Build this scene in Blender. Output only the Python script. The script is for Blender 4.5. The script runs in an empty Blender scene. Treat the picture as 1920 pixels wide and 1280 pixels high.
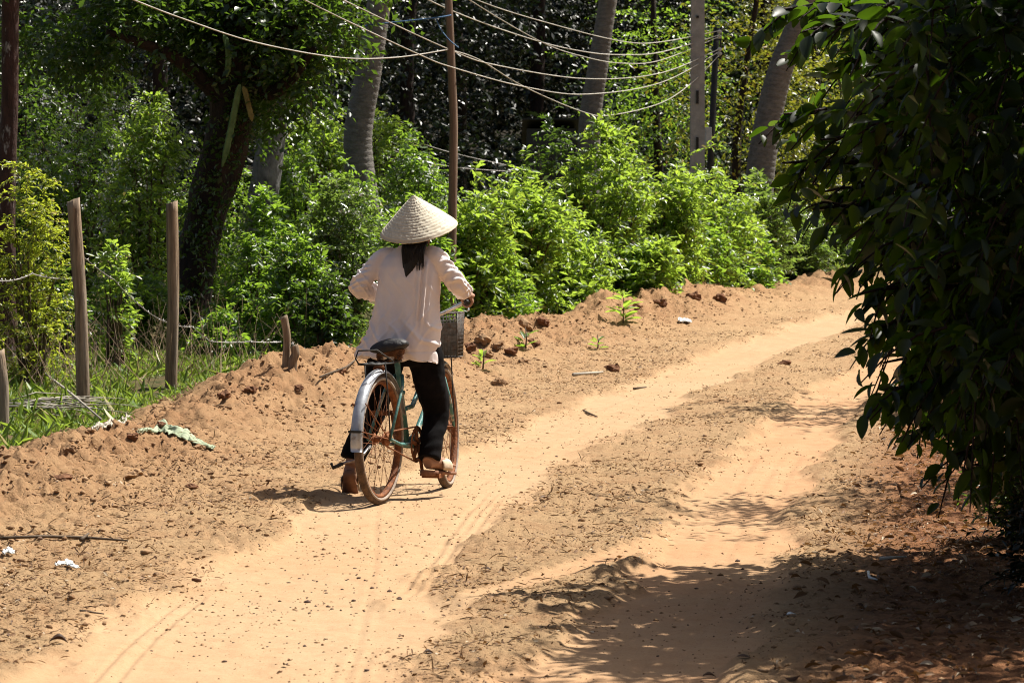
import bpy, math, random
import numpy as np
from mathutils import Vector, Matrix, Quaternion

# ------------------------------------------------------------------ camera, sky, sun, exposure
SC = bpy.context.scene
COL = SC.collection
F, CH, PIT = 6400.0, 1.5, math.atan(240 / 6400.0)
cam_d = bpy.data.cameras.new('camera')
cam_d.sensor_width = 36.0
cam_d.lens = 36.0 * F / 1920.0
cam_d.clip_start, cam_d.clip_end = 0.5, 3000
cam_d.dof.use_dof = True
cam_d.dof.focus_distance = 18.3
cam_d.dof.aperture_fstop = 12.0
cam = bpy.data.objects.new('camera', cam_d)
COL.objects.link(cam)
cam.location = (0, 0, CH)
cam.rotation_euler = (math.pi / 2 - PIT, 0, 0)
SC.camera = cam

SUN = Vector((.43, .27, .86)).normalized()
world = bpy.data.worlds.new('World')
SC.world = world
world.use_nodes = True
wn = world.node_tree
bg = wn.nodes['Background']
skyn = wn.nodes.new('ShaderNodeTexSky')
skyn.sky_type = 'NISHITA'
skyn.sun_disc = False
skyn.dust_density = 5.0
skyn.ozone_density = 0.5
skyn.sun_elevation = math.asin(SUN.z)
skyn.sun_rotation = math.atan2(SUN.x, SUN.y)
wn.links.new(skyn.outputs[0], bg.inputs[0])
bg.inputs[1].default_value = 0.05
sun_d = bpy.data.lights.new('sun', 'SUN')
sun_d.energy = 5.0
sun_d.angle = math.radians(.5)
sun_d.color = (1, .95, .86)
sun = bpy.data.objects.new('sun', sun_d)
COL.objects.link(sun)
sun.rotation_euler = SUN.to_track_quat('Z', 'Y').to_euler()
SC.view_settings.view_transform = 'Standard'
SC.view_settings.look = 'None'
SC.view_settings.gamma = 1
SC.view_settings.exposure = 0.95
SC.cycles.use_denoising = True
SC.cycles.denoiser = 'OPENIMAGEDENOISE'
SC.cycles.denoising_input_passes = 'RGB_ALBEDO_NORMAL'
SC.cycles.denoising_prefilter = 'ACCURATE'
SC.cycles.pixel_filter_type = 'BLACKMAN_HARRIS'
SC.cycles.filter_width = 1.0
SC.cycles.sample_clamp_indirect = 4.0
SC.cycles.max_bounces = 6
SC.cycles.transparent_max_bounces = 4
SC.cycles.caustics_reflective = False
SC.cycles.caustics_refractive = False

rng = np.random.default_rng(7)
random.seed(7)

# ------------------------------------------------------------------ helpers
def ray(px, py):
    f = Vector((0, math.cos(PIT), -math.sin(PIT)))
    u = Vector((0, math.sin(PIT), math.cos(PIT)))
    return f + Vector(((px - 960) / F, 0, 0)) + u * ((640 - py) / F)

def at(px, py, Y):
    """world point seen at photo pixel (px,py) at depth Y"""
    d = ray(px, py)
    return Vector((0, 0, CH)) + d * (Y / d.y)

def sstep(a, b, x):
    t = np.clip((x - a) / (b - a), 0, 1)
    return t * t * (3 - 2 * t)

_TAB = rng.random((256, 256))
def vnoise(x, y, s=0):
    x = np.asarray(x, float) + s * 17.31; y = np.asarray(y, float) + s * 9.77
    xi = np.floor(x).astype(int); yi = np.floor(y).astype(int)
    fx = x - xi; fy = y - yi
    fx = fx * fx * (3 - 2 * fx); fy = fy * fy * (3 - 2 * fy)
    a = _TAB[xi & 255, yi & 255]; b = _TAB[(xi + 1) & 255, yi & 255]
    c = _TAB[xi & 255, (yi + 1) & 255]; d = _TAB[(xi + 1) & 255, (yi + 1) & 255]
    return (a * (1 - fx) + b * fx) * (1 - fy) + (c * (1 - fx) + d * fx) * fy - .5

def fbm(x, y, s=0, o=4):
    r = 0; a = 1; f = 1
    for i in range(o):
        r = r + a * vnoise(x * f, y * f, s + i * 3.3); a *= .5; f *= 2.03
    return r

class MB:
    """collects verts and faces for ONE mesh object"""
    def __init__(s): s.v = []; s.f = []
    def add(s, v, f):
        n = len(s.v); s.v += [tuple(p) for p in v]; s.f += [tuple(i + n for i in q) for q in f]; return s
    def box(s, c, h, M=None):
        c = Vector(c); P = []
        for x in (-1, 1):
            for y in (-1, 1):
                for z in (-1, 1):
                    p = Vector((x * h[0], y * h[1], z * h[2]))
                    P.append(c + ((M @ p) if M is not None else p))
        return s.add(P, [(0, 1, 3, 2), (4, 6, 7, 5), (0, 4, 5, 1), (2, 3, 7, 6), (0, 2, 6, 4), (1, 5, 7, 3)])
    def tube(s, path, rad, seg=8, cap=True, flat=None, squash=1.0, closed=False):
        path = [Vector(p) for p in path]; n = len(path)
        if not hasattr(rad, '__len__'): rad = [rad] * n
        V = []; up = None
        for i, p in enumerate(path):
            if closed: t = path[(i + 1) % n] - path[i - 1]
            else: t = path[min(i + 1, n - 1)] - path[max(i - 1, 0)]
            if t.length < 1e-9: t = Vector((0, 0, 1))
            t.normalize()
            if up is None:
                ref = Vector(flat) if flat else (Vector((0, 0, 1)) if abs(t.z) < .9 else Vector((1, 0, 0)))
                up = (ref - t * ref.dot(t)).normalized()
            else:
                up = up - t * up.dot(t)
                up = up.normalized() if up.length > 1e-6 else Vector((1, 0, 0))
            sd = t.cross(up)
            for k in range(seg):
                a = 2 * math.pi * k / seg
                V.append(p + up * (math.cos(a) * rad[i] * squash) + sd * (math.sin(a) * rad[i]))
        Fc = []
        for i in range(n if closed else n - 1):
            j = (i + 1) % n
            for k in range(seg):
                l = (k + 1) % seg
                Fc.append((i * seg + k, i * seg + l, j * seg + l, j * seg + k))
        if cap and not closed:
            Fc.append(tuple(range(seg - 1, -1, -1))); Fc.append(tuple((n - 1) * seg + k for k in range(seg)))
        return s.add(V, Fc)
    def loft(s, rings):
        """rings: lists of equal numbers of points, ends capped"""
        m = len(rings[0]); V = [p for r in rings for p in r]; Fc = []
        for i in range(len(rings) - 1):
            for k in range(m):
                l = (k + 1) % m
                Fc.append((i * m + k, i * m + l, (i + 1) * m + l, (i + 1) * m + k))
        Fc.append(tuple(range(m - 1, -1, -1))); Fc.append(tuple((len(rings) - 1) * m + k for k in range(m)))
        return s.add(V, Fc)
    def ball(s, c, r, nu=14, nv=9, M=None):
        c = Vector(c); V = []; Fc = []
        for j in range(nv + 1):
            th = math.pi * j / nv
            for i in range(nu):
                a = 2 * math.pi * i / nu
                p = Vector((r[0] * math.sin(th) * math.cos(a), r[1] * math.sin(th) * math.sin(a), r[2] * math.cos(th)))
                V.append(c + ((M @ p) if M is not None else p))
        for j in range(nv):
            for i in range(nu):
                k = (i + 1) % nu
                Fc.append((j * nu + i, (j + 1) * nu + i, (j + 1) * nu + k, j * nu + k))
        return s.add(V, Fc)
    def ring(s, c, ax, R, r, seg=48, sub=8, a0=0, a1=2 * math.pi, squash=1.0):
        """torus or arc; ax = axle direction; angle 0 = local z, grows to local x"""
        ax = Vector(ax).normalized(); e1 = Vector((0, 0, 1)); e1 = (e1 - ax * e1.dot(ax)).normalized(); e2 = ax.cross(e1)
        full = abs(a1 - a0) > 6.28
        n = seg if full else seg + 1
        P = [Vector(c) + (e1 * math.cos(a0 + (a1 - a0) * i / seg) + e2 * math.sin(a0 + (a1 - a0) * i / seg)) * R for i in range(n)]
        return s.tube(P, r, sub, flat=ax, closed=full, squash=squash)
    def mesh(s, name, smooth=True):
        me = bpy.data.meshes.new(name); me.from_pydata(s.v, [], s.f)
        if smooth: me.shade_smooth()
        return me
    def build(s, name, mat, parent=None, smooth=True, M=None):
        o = bpy.data.objects.new(name, s.mesh(name, smooth)); COL.objects.link(o)
        o.data.materials.append(mat)
        if parent: o.parent = parent
        if M is not None: o.matrix_local = M
        return o

def tag(o, label, cat, group=None, kind=None):
    if label: o['label'] = label
    if cat: o['category'] = cat
    if group: o['group'] = group
    if kind: o['kind'] = kind
    return o

def empty(name, loc, label, cat, group=None, rz=0):
    o = bpy.data.objects.new(name, None); COL.objects.link(o)
    o.empty_display_size = .1
    o.location = loc; o.rotation_euler = (0, 0, rz)
    return tag(o, label, cat, group)

def npmesh(name, V, Fa, tint=None):
    """fast mesh from arrays, faces all of one size"""
    me = bpy.data.meshes.new(name)
    V = np.asarray(V, np.float32); Fa = np.asarray(Fa, np.int32)
    n, k = Fa.shape
    me.vertices.add(len(V)); me.vertices.foreach_set('co', V.ravel())
    me.loops.add(n * k); me.loops.foreach_set('vertex_index', Fa.ravel())
    me.polygons.add(n); me.polygons.foreach_set('loop_start', np.arange(0, n * k, k, dtype=np.int32))
    me.update(calc_edges=True)
    if tint is not None:
        for an, arr in (tint.items() if isinstance(tint, dict) else {'tint': tint}.items()):
            a = me.attributes.new(an, 'FLOAT', 'POINT'); a.data.foreach_set('value', np.asarray(arr, np.float32))
    return me

def npobj(name, V, Fa, mat, parent=None, tint=None, kind=None, smooth=False):
    me = npmesh(name, V, Fa, tint)
    if smooth: me.shade_smooth()
    me.materials.append(mat)
    o = bpy.data.objects.new(name, me); COL.objects.link(o)
    if parent: o.parent = parent
    if kind: o['kind'] = kind
    return o

def nrm(a):
    return a / np.maximum(np.linalg.norm(a, axis=-1, keepdims=True), 1e-9)

# ------------------------------------------------------------------ materials
def newmat(name):
    m = bpy.data.materials.new(name); m.use_nodes = True
    nt = m.node_tree; nt.nodes.clear()
    out = nt.nodes.new('ShaderNodeOutputMaterial')
    return m, nt, out

def N(nt, t, **kw):
    n = nt.nodes.new(t)
    for k, v in kw.items():
        if k.startswith('i_'):
            n.inputs[k[2:].replace('_', ' ')].default_value = v
        else: setattr(n, k, v)
    return n

def surf(name, c1, c2, scale=8, rough=.8, spec=.3, metal=0, bump=.3, bscale=None, stretch=(1, 1, 1), lo=.35, hi=.65, c3=None, s3=3, coords='Object', bdist=.01, l3=.5, h3=.7):
    """two/three colour noisy surface with fine relief"""
    m, nt, out = newmat(name); L = nt.links
    p = N(nt, 'ShaderNodeBsdfPrincipled'); p.inputs['Roughness'].default_value = rough
    p.inputs['Specular IOR Level'].default_value = spec; p.inputs['Metallic'].default_value = metal
    tc = N(nt, 'ShaderNodeTexCoord'); mp = N(nt, 'ShaderNodeMapping'); mp.inputs['Scale'].default_value = stretch
    L.new(tc.outputs[coords], mp.inputs[0])
    nz = N(nt, 'ShaderNodeTexNoise', i_Scale=scale, i_Detail=6.0, i_Roughness=.65); L.new(mp.outputs[0], nz.inputs[0])
    cr = N(nt, 'ShaderNodeValToRGB'); e = cr.color_ramp.elements
    e[0].position = lo; e[0].color = (*c1, 1); e[1].position = hi; e[1].color = (*c2, 1)
    L.new(nz.outputs[0], cr.inputs[0]); col = cr.outputs[0]
    if c3:
        n3 = N(nt, 'ShaderNodeTexNoise', i_Scale=s3, i_Detail=5.0, i_Roughness=.7); L.new(mp.outputs[0], n3.inputs[0])
        mr = N(nt, 'ShaderNodeMapRange', i_From_Min=l3, i_From_Max=h3); L.new(n3.outputs[0], mr.inputs[0])
        mx = N(nt, 'ShaderNodeMix', data_type='RGBA'); L.new(mr.outputs[0], mx.inputs[0]); L.new(col, mx.inputs[6]); mx.inputs[7].default_value = (*c3, 1)
        col = mx.outputs[2]
    L.new(col, p.inputs['Base Color'])
    if bump:
        nb = N(nt, 'ShaderNodeTexNoise', i_Scale=bscale or scale * 3, i_Detail=5.0); L.new(mp.outputs[0], nb.inputs[0])
        b = N(nt, 'ShaderNodeBump', i_Strength=bump, i_Distance=bdist); L.new(nb.outputs[0], b.inputs['Height']); L.new(b.outputs[0], p.inputs['Normal'])
    L.new(p.outputs[0], out.inputs[0])
    return m

def leafmat(name, ca, cb, tr=(.16, .28, .02), tw=.35, rough=.38, spec=.5, cc=None, camt=.93):
    """leaf: tinted per leaf between ca and cb (rarely cc), lets light through"""
    m, nt, out = newmat(name); L = nt.links
    p = N(nt, 'ShaderNodeBsdfPrincipled'); p.inputs['Roughness'].default_value = rough; p.inputs['Specular IOR Level'].default_value = spec
    at_ = N(nt, 'ShaderNodeAttribute', attribute_name='tint')
    mx = N(nt, 'ShaderNodeMix', data_type='RGBA'); mx.inputs[6].default_value = (*ca, 1); mx.inputs[7].default_value = (*cb, 1)
    L.new(at_.outputs['Fac'], mx.inputs[0]); col = mx.outputs[2]
    if cc:
        g = N(nt, 'ShaderNodeMath', operation='GREATER_THAN'); g.inputs[1].default_value = camt; L.new(at_.outputs['Fac'], g.inputs[0])
        m2 = N(nt, 'ShaderNodeMix', data_type='RGBA'); L.new(g.outputs[0], m2.inputs[0]); L.new(col, m2.inputs[6]); m2.inputs[7].default_value = (*cc, 1); col = m2.outputs[2]
    L.new(col, p.inputs['Base Color'])
    t = N(nt, 'ShaderNodeBsdfTranslucent')
    mt = N(nt, 'ShaderNodeMix', data_type='RGBA'); mt.inputs[0].default_value = .85; L.new(col, mt.inputs[6]); mt.inputs[7].default_value = (*tr, 1)
    L.new(mt.outputs[2], t.inputs[0])
    s = N(nt, 'ShaderNodeMixShader'); s.inputs[0].default_value = tw
    L.new(p.outputs[0], s.inputs[1]); L.new(t.outputs[0], s.inputs[2]); L.new(s.outputs[0], out.inputs[0])
    return m

M = {}
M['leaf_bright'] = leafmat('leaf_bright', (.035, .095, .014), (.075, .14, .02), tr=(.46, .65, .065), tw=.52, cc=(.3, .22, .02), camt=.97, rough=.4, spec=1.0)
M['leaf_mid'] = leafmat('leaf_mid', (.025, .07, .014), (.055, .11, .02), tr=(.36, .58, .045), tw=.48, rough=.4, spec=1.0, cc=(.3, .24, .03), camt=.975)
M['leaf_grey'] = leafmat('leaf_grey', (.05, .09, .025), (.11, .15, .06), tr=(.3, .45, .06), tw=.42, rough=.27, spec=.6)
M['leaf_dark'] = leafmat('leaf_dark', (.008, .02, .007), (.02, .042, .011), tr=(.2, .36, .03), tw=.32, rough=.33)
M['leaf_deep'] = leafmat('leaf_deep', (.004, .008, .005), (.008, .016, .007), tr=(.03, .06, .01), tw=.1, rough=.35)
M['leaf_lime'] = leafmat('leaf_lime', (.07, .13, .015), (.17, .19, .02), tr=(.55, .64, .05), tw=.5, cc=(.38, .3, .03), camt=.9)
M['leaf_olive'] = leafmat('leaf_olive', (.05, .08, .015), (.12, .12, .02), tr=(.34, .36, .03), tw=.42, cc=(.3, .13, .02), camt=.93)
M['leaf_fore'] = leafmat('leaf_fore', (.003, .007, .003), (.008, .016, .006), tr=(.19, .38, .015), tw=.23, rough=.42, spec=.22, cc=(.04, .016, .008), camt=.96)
M['petal'] = surf('petal', (.5, .5, .5), (.7, .7, .68), rough=.7, bump=0)
M['grass'] = leafmat('grass', (.07, .13, .018), (.13, .19, .035), tr=(.4, .55, .06), tw=.42, rough=.5, cc=(.3, .24, .1), camt=.88)
M['bark_brown'] = surf('bark_brown', (.028, .013, .01), (.07, .033, .025), 14, bump=.8, stretch=(1, 1, .35), c3=(.32, .29, .27), s3=5, l3=.58, h3=.64, bdist=.02)
M['bark_dark'] = surf('bark_dark', (.008, .005, .004), (.035, .018, .013), 10, bump=1, stretch=(1, 1, .3), bdist=.03)
M['bark_grey'] = surf('bark_grey', (.04, .04, .04), (.22, .215, .21), 6, bump=.8, stretch=(1, 1, .6), c3=(.03, .03, .028), s3=4, bdist=.02)
M['palm_bark'] = surf('palm_bark', (.11, .1, .092), (.19, .172, .155), 9, bump=.7, stretch=(1, 1, 2.5), c3=(.09, .08, .07), s3=14, bdist=.015)
M['twig'] = surf('twig', (.05, .035, .022), (.12, .085, .055), 20, bump=.4)
M['post_wood'] = surf('post_wood', (.08, .052, .033), (.34, .25, .165), 26, bump=.9, stretch=(1, 1, .07), c3=(.32, .27, .21), s3=8, bdist=.012)
M['pole_wood'] = surf('pole_wood', (.11, .075, .052), (.22, .155, .11), 22, bump=.8, stretch=(1, 1, .06), bdist=.012)
M['concrete'] = surf('concrete', (.24, .235, .235), (.34, .33, .325), 9, bump=.4, c3=(.1, .1, .1), s3=4, l3=.6, h3=.75)
M['black_iron'] = surf('black_iron', (.012, .012, .012), (.03, .028, .026), 10, rough=.6, bump=.2)
M['grey_metal'] = surf('grey_metal', (.35, .36, .37), (.5, .5, .5), 20, rough=.45, bump=.1)
M['wire'] = surf('wire', (.3, .28, .24), (.46, .44, .4), 3, rough=.55, bump=0)
M['blue_rope'] = surf('blue_rope', (.03, .09, .2), (.08, .17, .3), 20, rough=.7, bump=.2)
M['barb'] = surf('barb', (.2, .18, .17), (.42, .4, .38), 10, rough=.5, metal=.3, bump=0)
M['clod'] = surf('clod', (.17, .09, .045), (.36, .24, .14), 12, rough=.95, spec=.1, bump=.8, bdist=.01)
M['clod_dark'] = surf('clod_dark', (.10, .05, .03), (.2, .1, .055), 15, rough=.95, spec=.1, bump=.8)
M['grit'] = surf('grit', (.11, .055, .026), (.36, .23, .125), 9, rough=.95, spec=.1, bump=0, lo=.4, hi=.6)
M['pebble'] = surf('pebble', (.04, .022, .016), (.10, .055, .035), 20, rough=.8, bump=.4)
M['dry_leaf'] = leafmat('dry_leaf', (.04, .018, .009), (.22, .12, .055), tr=(.3, .14, .04), tw=.2, rough=.6, spec=.25, cc=(.45, .36, .25), camt=.9)
M['straw'] = leafmat('straw', (.045, .02, .009), (.30, .18, .09), tr=(.3, .2, .1), tw=.1, rough=.7, spec=.2)  # dark end of the tint puts shadow flecks into the litter colour
M['stick'] = surf('stick', (.2, .13, .08), (.4, .3, .2), 20, rough=.85, bump=.4)
M['pale_dry'] = surf('pale_dry', (.28, .25, .2), (.44, .4, .33), 9, rough=.7, bump=.5, stretch=(1, 6, 1))
M['pale_cloth'] = surf('pale_cloth', (.2, .24, .15), (.32, .36, .25), 12, rough=.8, bump=.5)
M['white_scrap'] = surf('white_scrap', (.6, .62, .6), (.75, .76, .74), 8, rough=.5, bump=.2)
M['cactus'] = surf('cactus', (.05, .10, .03), (.12, .2, .07), 12, rough=.5, bump=.3)
M['cactus_dry'] = surf('cactus_dry', (.14, .11, .03), (.24, .2, .06), 12, rough=.6, bump=.3)
M['hut_wall'] = surf('hut_wall', (.028, .031, .032), (.04, .043, .043), 3, rough=.9, bump=.2)
M['hut_roof'] = surf('hut_roof', (.012, .014, .016), (.02, .022, .024), 3, rough=.6, bump=.2)

# ------------------------------------------------------------------ terrain
def base(Y):
    Y = np.minimum(np.asarray(Y, float), 62)
    return .02 * 4 * np.logaddexp(0, (Y - 20) / 4)

def groundhit(px, py):
    d = ray(px, py)
    lo, hi = 5.0, 200.0
    for _ in range(50):
        m = (lo + hi) / 2
        if CH + d.z * (m / d.y) > float(base(m)): lo = m
        else: hi = m
    return d.x * (lo / d.y), lo

def curve_of(pts):
    g = sorted((groundhit(*p)[1], groundhit(*p)[0]) for p in pts)
    ys = np.array([a for a, b in g]); xs = np.array([b for a, b in g])
    c = np.polyfit(ys, xs, 4)
    y0, y1 = ys[0], ys[-1]
    def fn(Y):
        Yc = np.clip(Y, y0, y1); dc = np.polyder(c)
        return np.polyval(c, Yc) + (Y - Yc) * np.polyval(dc, Yc)
    return fn
XL = curve_of([(400, 1280), (540, 1130), (670, 1010), (790, 935), (900, 880), (1010, 835), (1130, 778), (1270, 712), (1420, 655), (1560, 605), (1700, 565)])
XR = curve_of([(1150, 1280), (1265, 1150), (1345, 1040), (1400, 930), (1455, 850), (1540, 770), (1640, 700), (1740, 650)])
XT = curve_of([(560, 1280), (690, 1190), (800, 1130), (980, 1090), (1160, 1050), (1300, 975), (1360, 910)])
def crest_hit(px, py, h):
    d = ray(px, py); lo, hi = 5.0, 200.0
    for _ in range(50):
        m = (lo + hi) / 2
        if CH + d.z * (m / d.y) > float(base(m)) + h: lo = m
        else: hi = m
    return lo, d.x * (lo / d.y)
_C1 = curve_of([(150, 1300), (200, 1265), (265, 1185), (345, 1120), (405, 1078), (424, 1040), (418, 1010)])
_C2 = curve_of([(640, 1290), (668, 1180), (690, 1060), (706, 960), (714, 925)])
_C3 = curve_of([(640, 1290), (740, 1130), (830, 1030), (880, 965), (930, 915)])
TYRES = [(_C1, (-.035, .035), .007, .013, 8.5, 16.5), (_C2, (0.,), .0035, .016, 8.5, 18.0), (_C3, (-.05, .0, .05), .008, .016, 8.5, 19.5), (XR, (-.12, .02, .13), .004, .022, 10, 27), (XL, (-.16, .1), .003, .024, 18, 34)]
_B = sorted([crest_hit(*q) for q in ((0, 905, .1), (150, 835, .14), (250, 790, .16), (370, 748, .17), (470, 722, .17), (560, 706, .17), (640, 692, .17), (760, 660, .17), (900, 628, .17), (1010, 604, .17), (1190, 575, .16), (1300, 552, .14), (1420, 536, .12))])
_BY = [6, 14] + [q[0] for q in _B] + [_B[-1][0] + 4, _B[-1][0] + 13, _B[-1][0] + 30, 400]
_BX = [_B[0][1] - 1.6, _B[0][1] - .5] + [q[1] for q in _B] + [_B[-1][1] + 1.4, _B[-1][1] + 5, _B[-1][1] + 12, 160]
def XB(Y): return np.interp(Y, _BY, _BX)
def HB(Y): return np.interp(Y, [8, 15, 18, 21, 24, 40, 45, 60], [0, .04, .10, .15, .175, .17, .10, .02])

def weights(X, Y):
    wob = vnoise(X * 1.7, Y * .9, 5) * .3 + fbm(X * 5, Y * 2.2, 57, 4) * .42
    hl = np.interp(Y, [8, 11, 15, 20, 30, 45], [.85, .75, .62, .46, .42, .4])
    hr = np.interp(Y, [8, 11, 15, 20, 30], [.4, .42, .36, .33, .33])
    wl = 1 - sstep(.62, 1.08, np.abs(X - XL(Y)) / hl + wob)
    wr = 1 - sstep(.62, 1.08, np.abs(X - XR(Y)) / hr + wob)
    wt = (1 - sstep(.05, .13, np.abs(X - XT(Y)))) * .8 * (Y < 19.5)
    tr = np.maximum(np.maximum(wl, wr), wt)
    tr = tr * (Y < 46)
    s = X - XB(Y)
    gr = 1 - sstep(-.75, -.25, s + fbm(X * 1.3, Y * .6, 9, 3) * .7)
    far = sstep(44, 50, Y + fbm(X * .5, Y * .3, 2, 2) * 6) * sstep(-2, 0, s)
    return tr, np.maximum(gr, far * .8), s, wl, wr

def terrain(X, Y, detail=True, parts=False):
    X = np.asarray(X, float); Y = np.asarray(Y, float)
    tr, gr, s, wl, wr = weights(X, Y)
    z = base(Y)
    lump = 1 + 1.7 * fbm(X * 1.1, Y * .55, 3, 3)
    bank = HB(Y) * np.exp(-(np.where(s > 0, s / .75, s / .5)) ** 2) * np.clip(lump, .25, 1.9)
    z = z + bank + .05 * sstep(-.2, -.8, s) * 0
    z = z - .035 * np.maximum(wl, wr)
    if detail:
        on = 1 - tr
        z = z + on * (fbm(X * 2.2, Y * 1.4, 1, 3) * .035)
        bk = np.exp(-(s / .7) ** 2)
        amp = (.018 + .06 * bk) * on
        z = z + bk * (np.abs(fbm(X * 3.6, Y * 2.6, 14, 3)) * -.19 + .05) * sstep(14, 19, Y)
        r1 = fbm(X * 9, Y * 7, 11, 3)
        z = z + amp * .9 * (np.abs(r1) * -1.6 + .5)
        z = z + on * (.012 + .018 * bk) * (np.abs(vnoise(X * 19, Y * 15, 91)) * -2.4 + .5)
        r2 = vnoise(X * 34, Y * 22, 21)
        z = z + on * (.010 + .012 * bk) * r2 * 2 * sstep(-.15, .25, vnoise(X * 2.6, Y * 1.8, 31))
        z = z + (1 - on) * (fbm(X * 5, Y * 3, 41, 3) * .012 + vnoise(X * 30, Y * 14, 44) * .003
                            + .010 * vnoise((X - XL(Y)) * 9, Y * .45, 61) * (vnoise(X * 1.3, Y * .4, 63) + .5))
        for fn, offs, dp, wd, ya, yb in TYRES:
            c = fn(Y) + .05 * vnoise(Y * .35, Y * 0 + dp * 900, 77); on2 = sstep(ya, ya + .6, Y) * sstep(yb, yb - 1.2, Y) * sstep(-.32, .12, vnoise(X * 1.1 + dp * 700, Y * .7, 78))
            for of in offs:
                z = z - dp * on2 * np.exp(-((X - c - of) / wd) ** 2) * (1 + .35 * np.sign(np.sin(Y * 120)))
                z = z + dp * .5 * on2 * np.exp(-((X - c - of - wd * 2) / wd) ** 2)
    if parts: return z, tr, gr, s
    return z

def gz(x, y): return float(terrain(np.array([x]), np.array([y]))[0])
def onground(px, py):
    """point of the finished ground seen at a photo pixel"""
    d = ray(px, py); lo, hi = 6.0, 120.0
    ts = np.linspace(7, 110, 4000); P = np.outer(ts / d.y, np.array(d)); P[:, 2] += CH
    hit = np.nonzero(P[:, 2] < terrain(P[:, 0], P[:, 1]))[0]
    i = hit[0] if len(hit) else 3999
    return Vector(P[i])

def build_ground():
    th_in = np.linspace(-.185, .185, 560)
    th_out = .185 + np.geomspace(.004, math.pi - .185, 34)
    th = np.concatenate([-th_out[::-1], th_in, th_out])
    r = np.concatenate([[.05, 2, 4, 6, 7.5], np.geomspace(8.6, 58, 1000), np.geomspace(60, 900, 26)])
    R_, T_ = np.meshgrid(r, th, indexing='ij')
    X = R_ * np.sin(T_); Y = R_ * np.cos(T_)
    Z, tr, gr, s = terrain(X, Y, True, True)
    coarse = (np.abs(T_) > .2) | (R_ > 60)
    Z = np.where(np.abs(T_) > .6, np.clip(base(Y), 0, 9), Z)
    V = np.stack([X, Y, Z], -1).reshape(-1, 3)
    nr, nt = X.shape
    idx = np.arange(nr * nt).reshape(nr, nt)
    Q = np.stack([idx[:-1, :-1], idx[:-1, 1:], idx[1:, 1:], idx[1:, :-1]], -1).reshape(-1, 4)
    Q = Q[:, ::-1]
    att = {'track': tr.ravel(), 'grassy': gr.ravel()}
    att['bank'] = np.clip(np.exp(-((s - .1) / .75) ** 2) * sstep(13, 20, Y) * (Y < 60), 0, 1).ravel()
    att['ruddy'] = (sstep(-.45, .35, X - (XL(Y) * .45 + XR(Y) * .55)) * (Y < 40)).ravel()
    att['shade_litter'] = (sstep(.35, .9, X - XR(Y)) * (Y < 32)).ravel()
    # the one sheet is parted along the foot and crest of the bank into three pieces of ground
    sc = s[:-1, :-1].ravel(); yc = Y[:-1, :-1].ravel()
    front = (np.abs(T_[:-1, :-1].ravel()) < .6)
    roadm = front & (sc > .95) & (yc < 60)
    bankm = front & (sc <= .95) & (sc > -.45) & (yc < 60) & (yc > 9)
    for nm, msk in (('dirt_road', roadm), ('earth_bank', bankm), ('ground', ~(roadm | bankm))):
        q = Q[msk]; used = np.unique(q); mp = np.zeros(len(V), np.int32); mp[used] = np.arange(len(used))
        o = npobj(nm, V[used], mp[q], M['ground'], None, {k: a[used] for k, a in att.items()}, 'structure', True)

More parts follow.
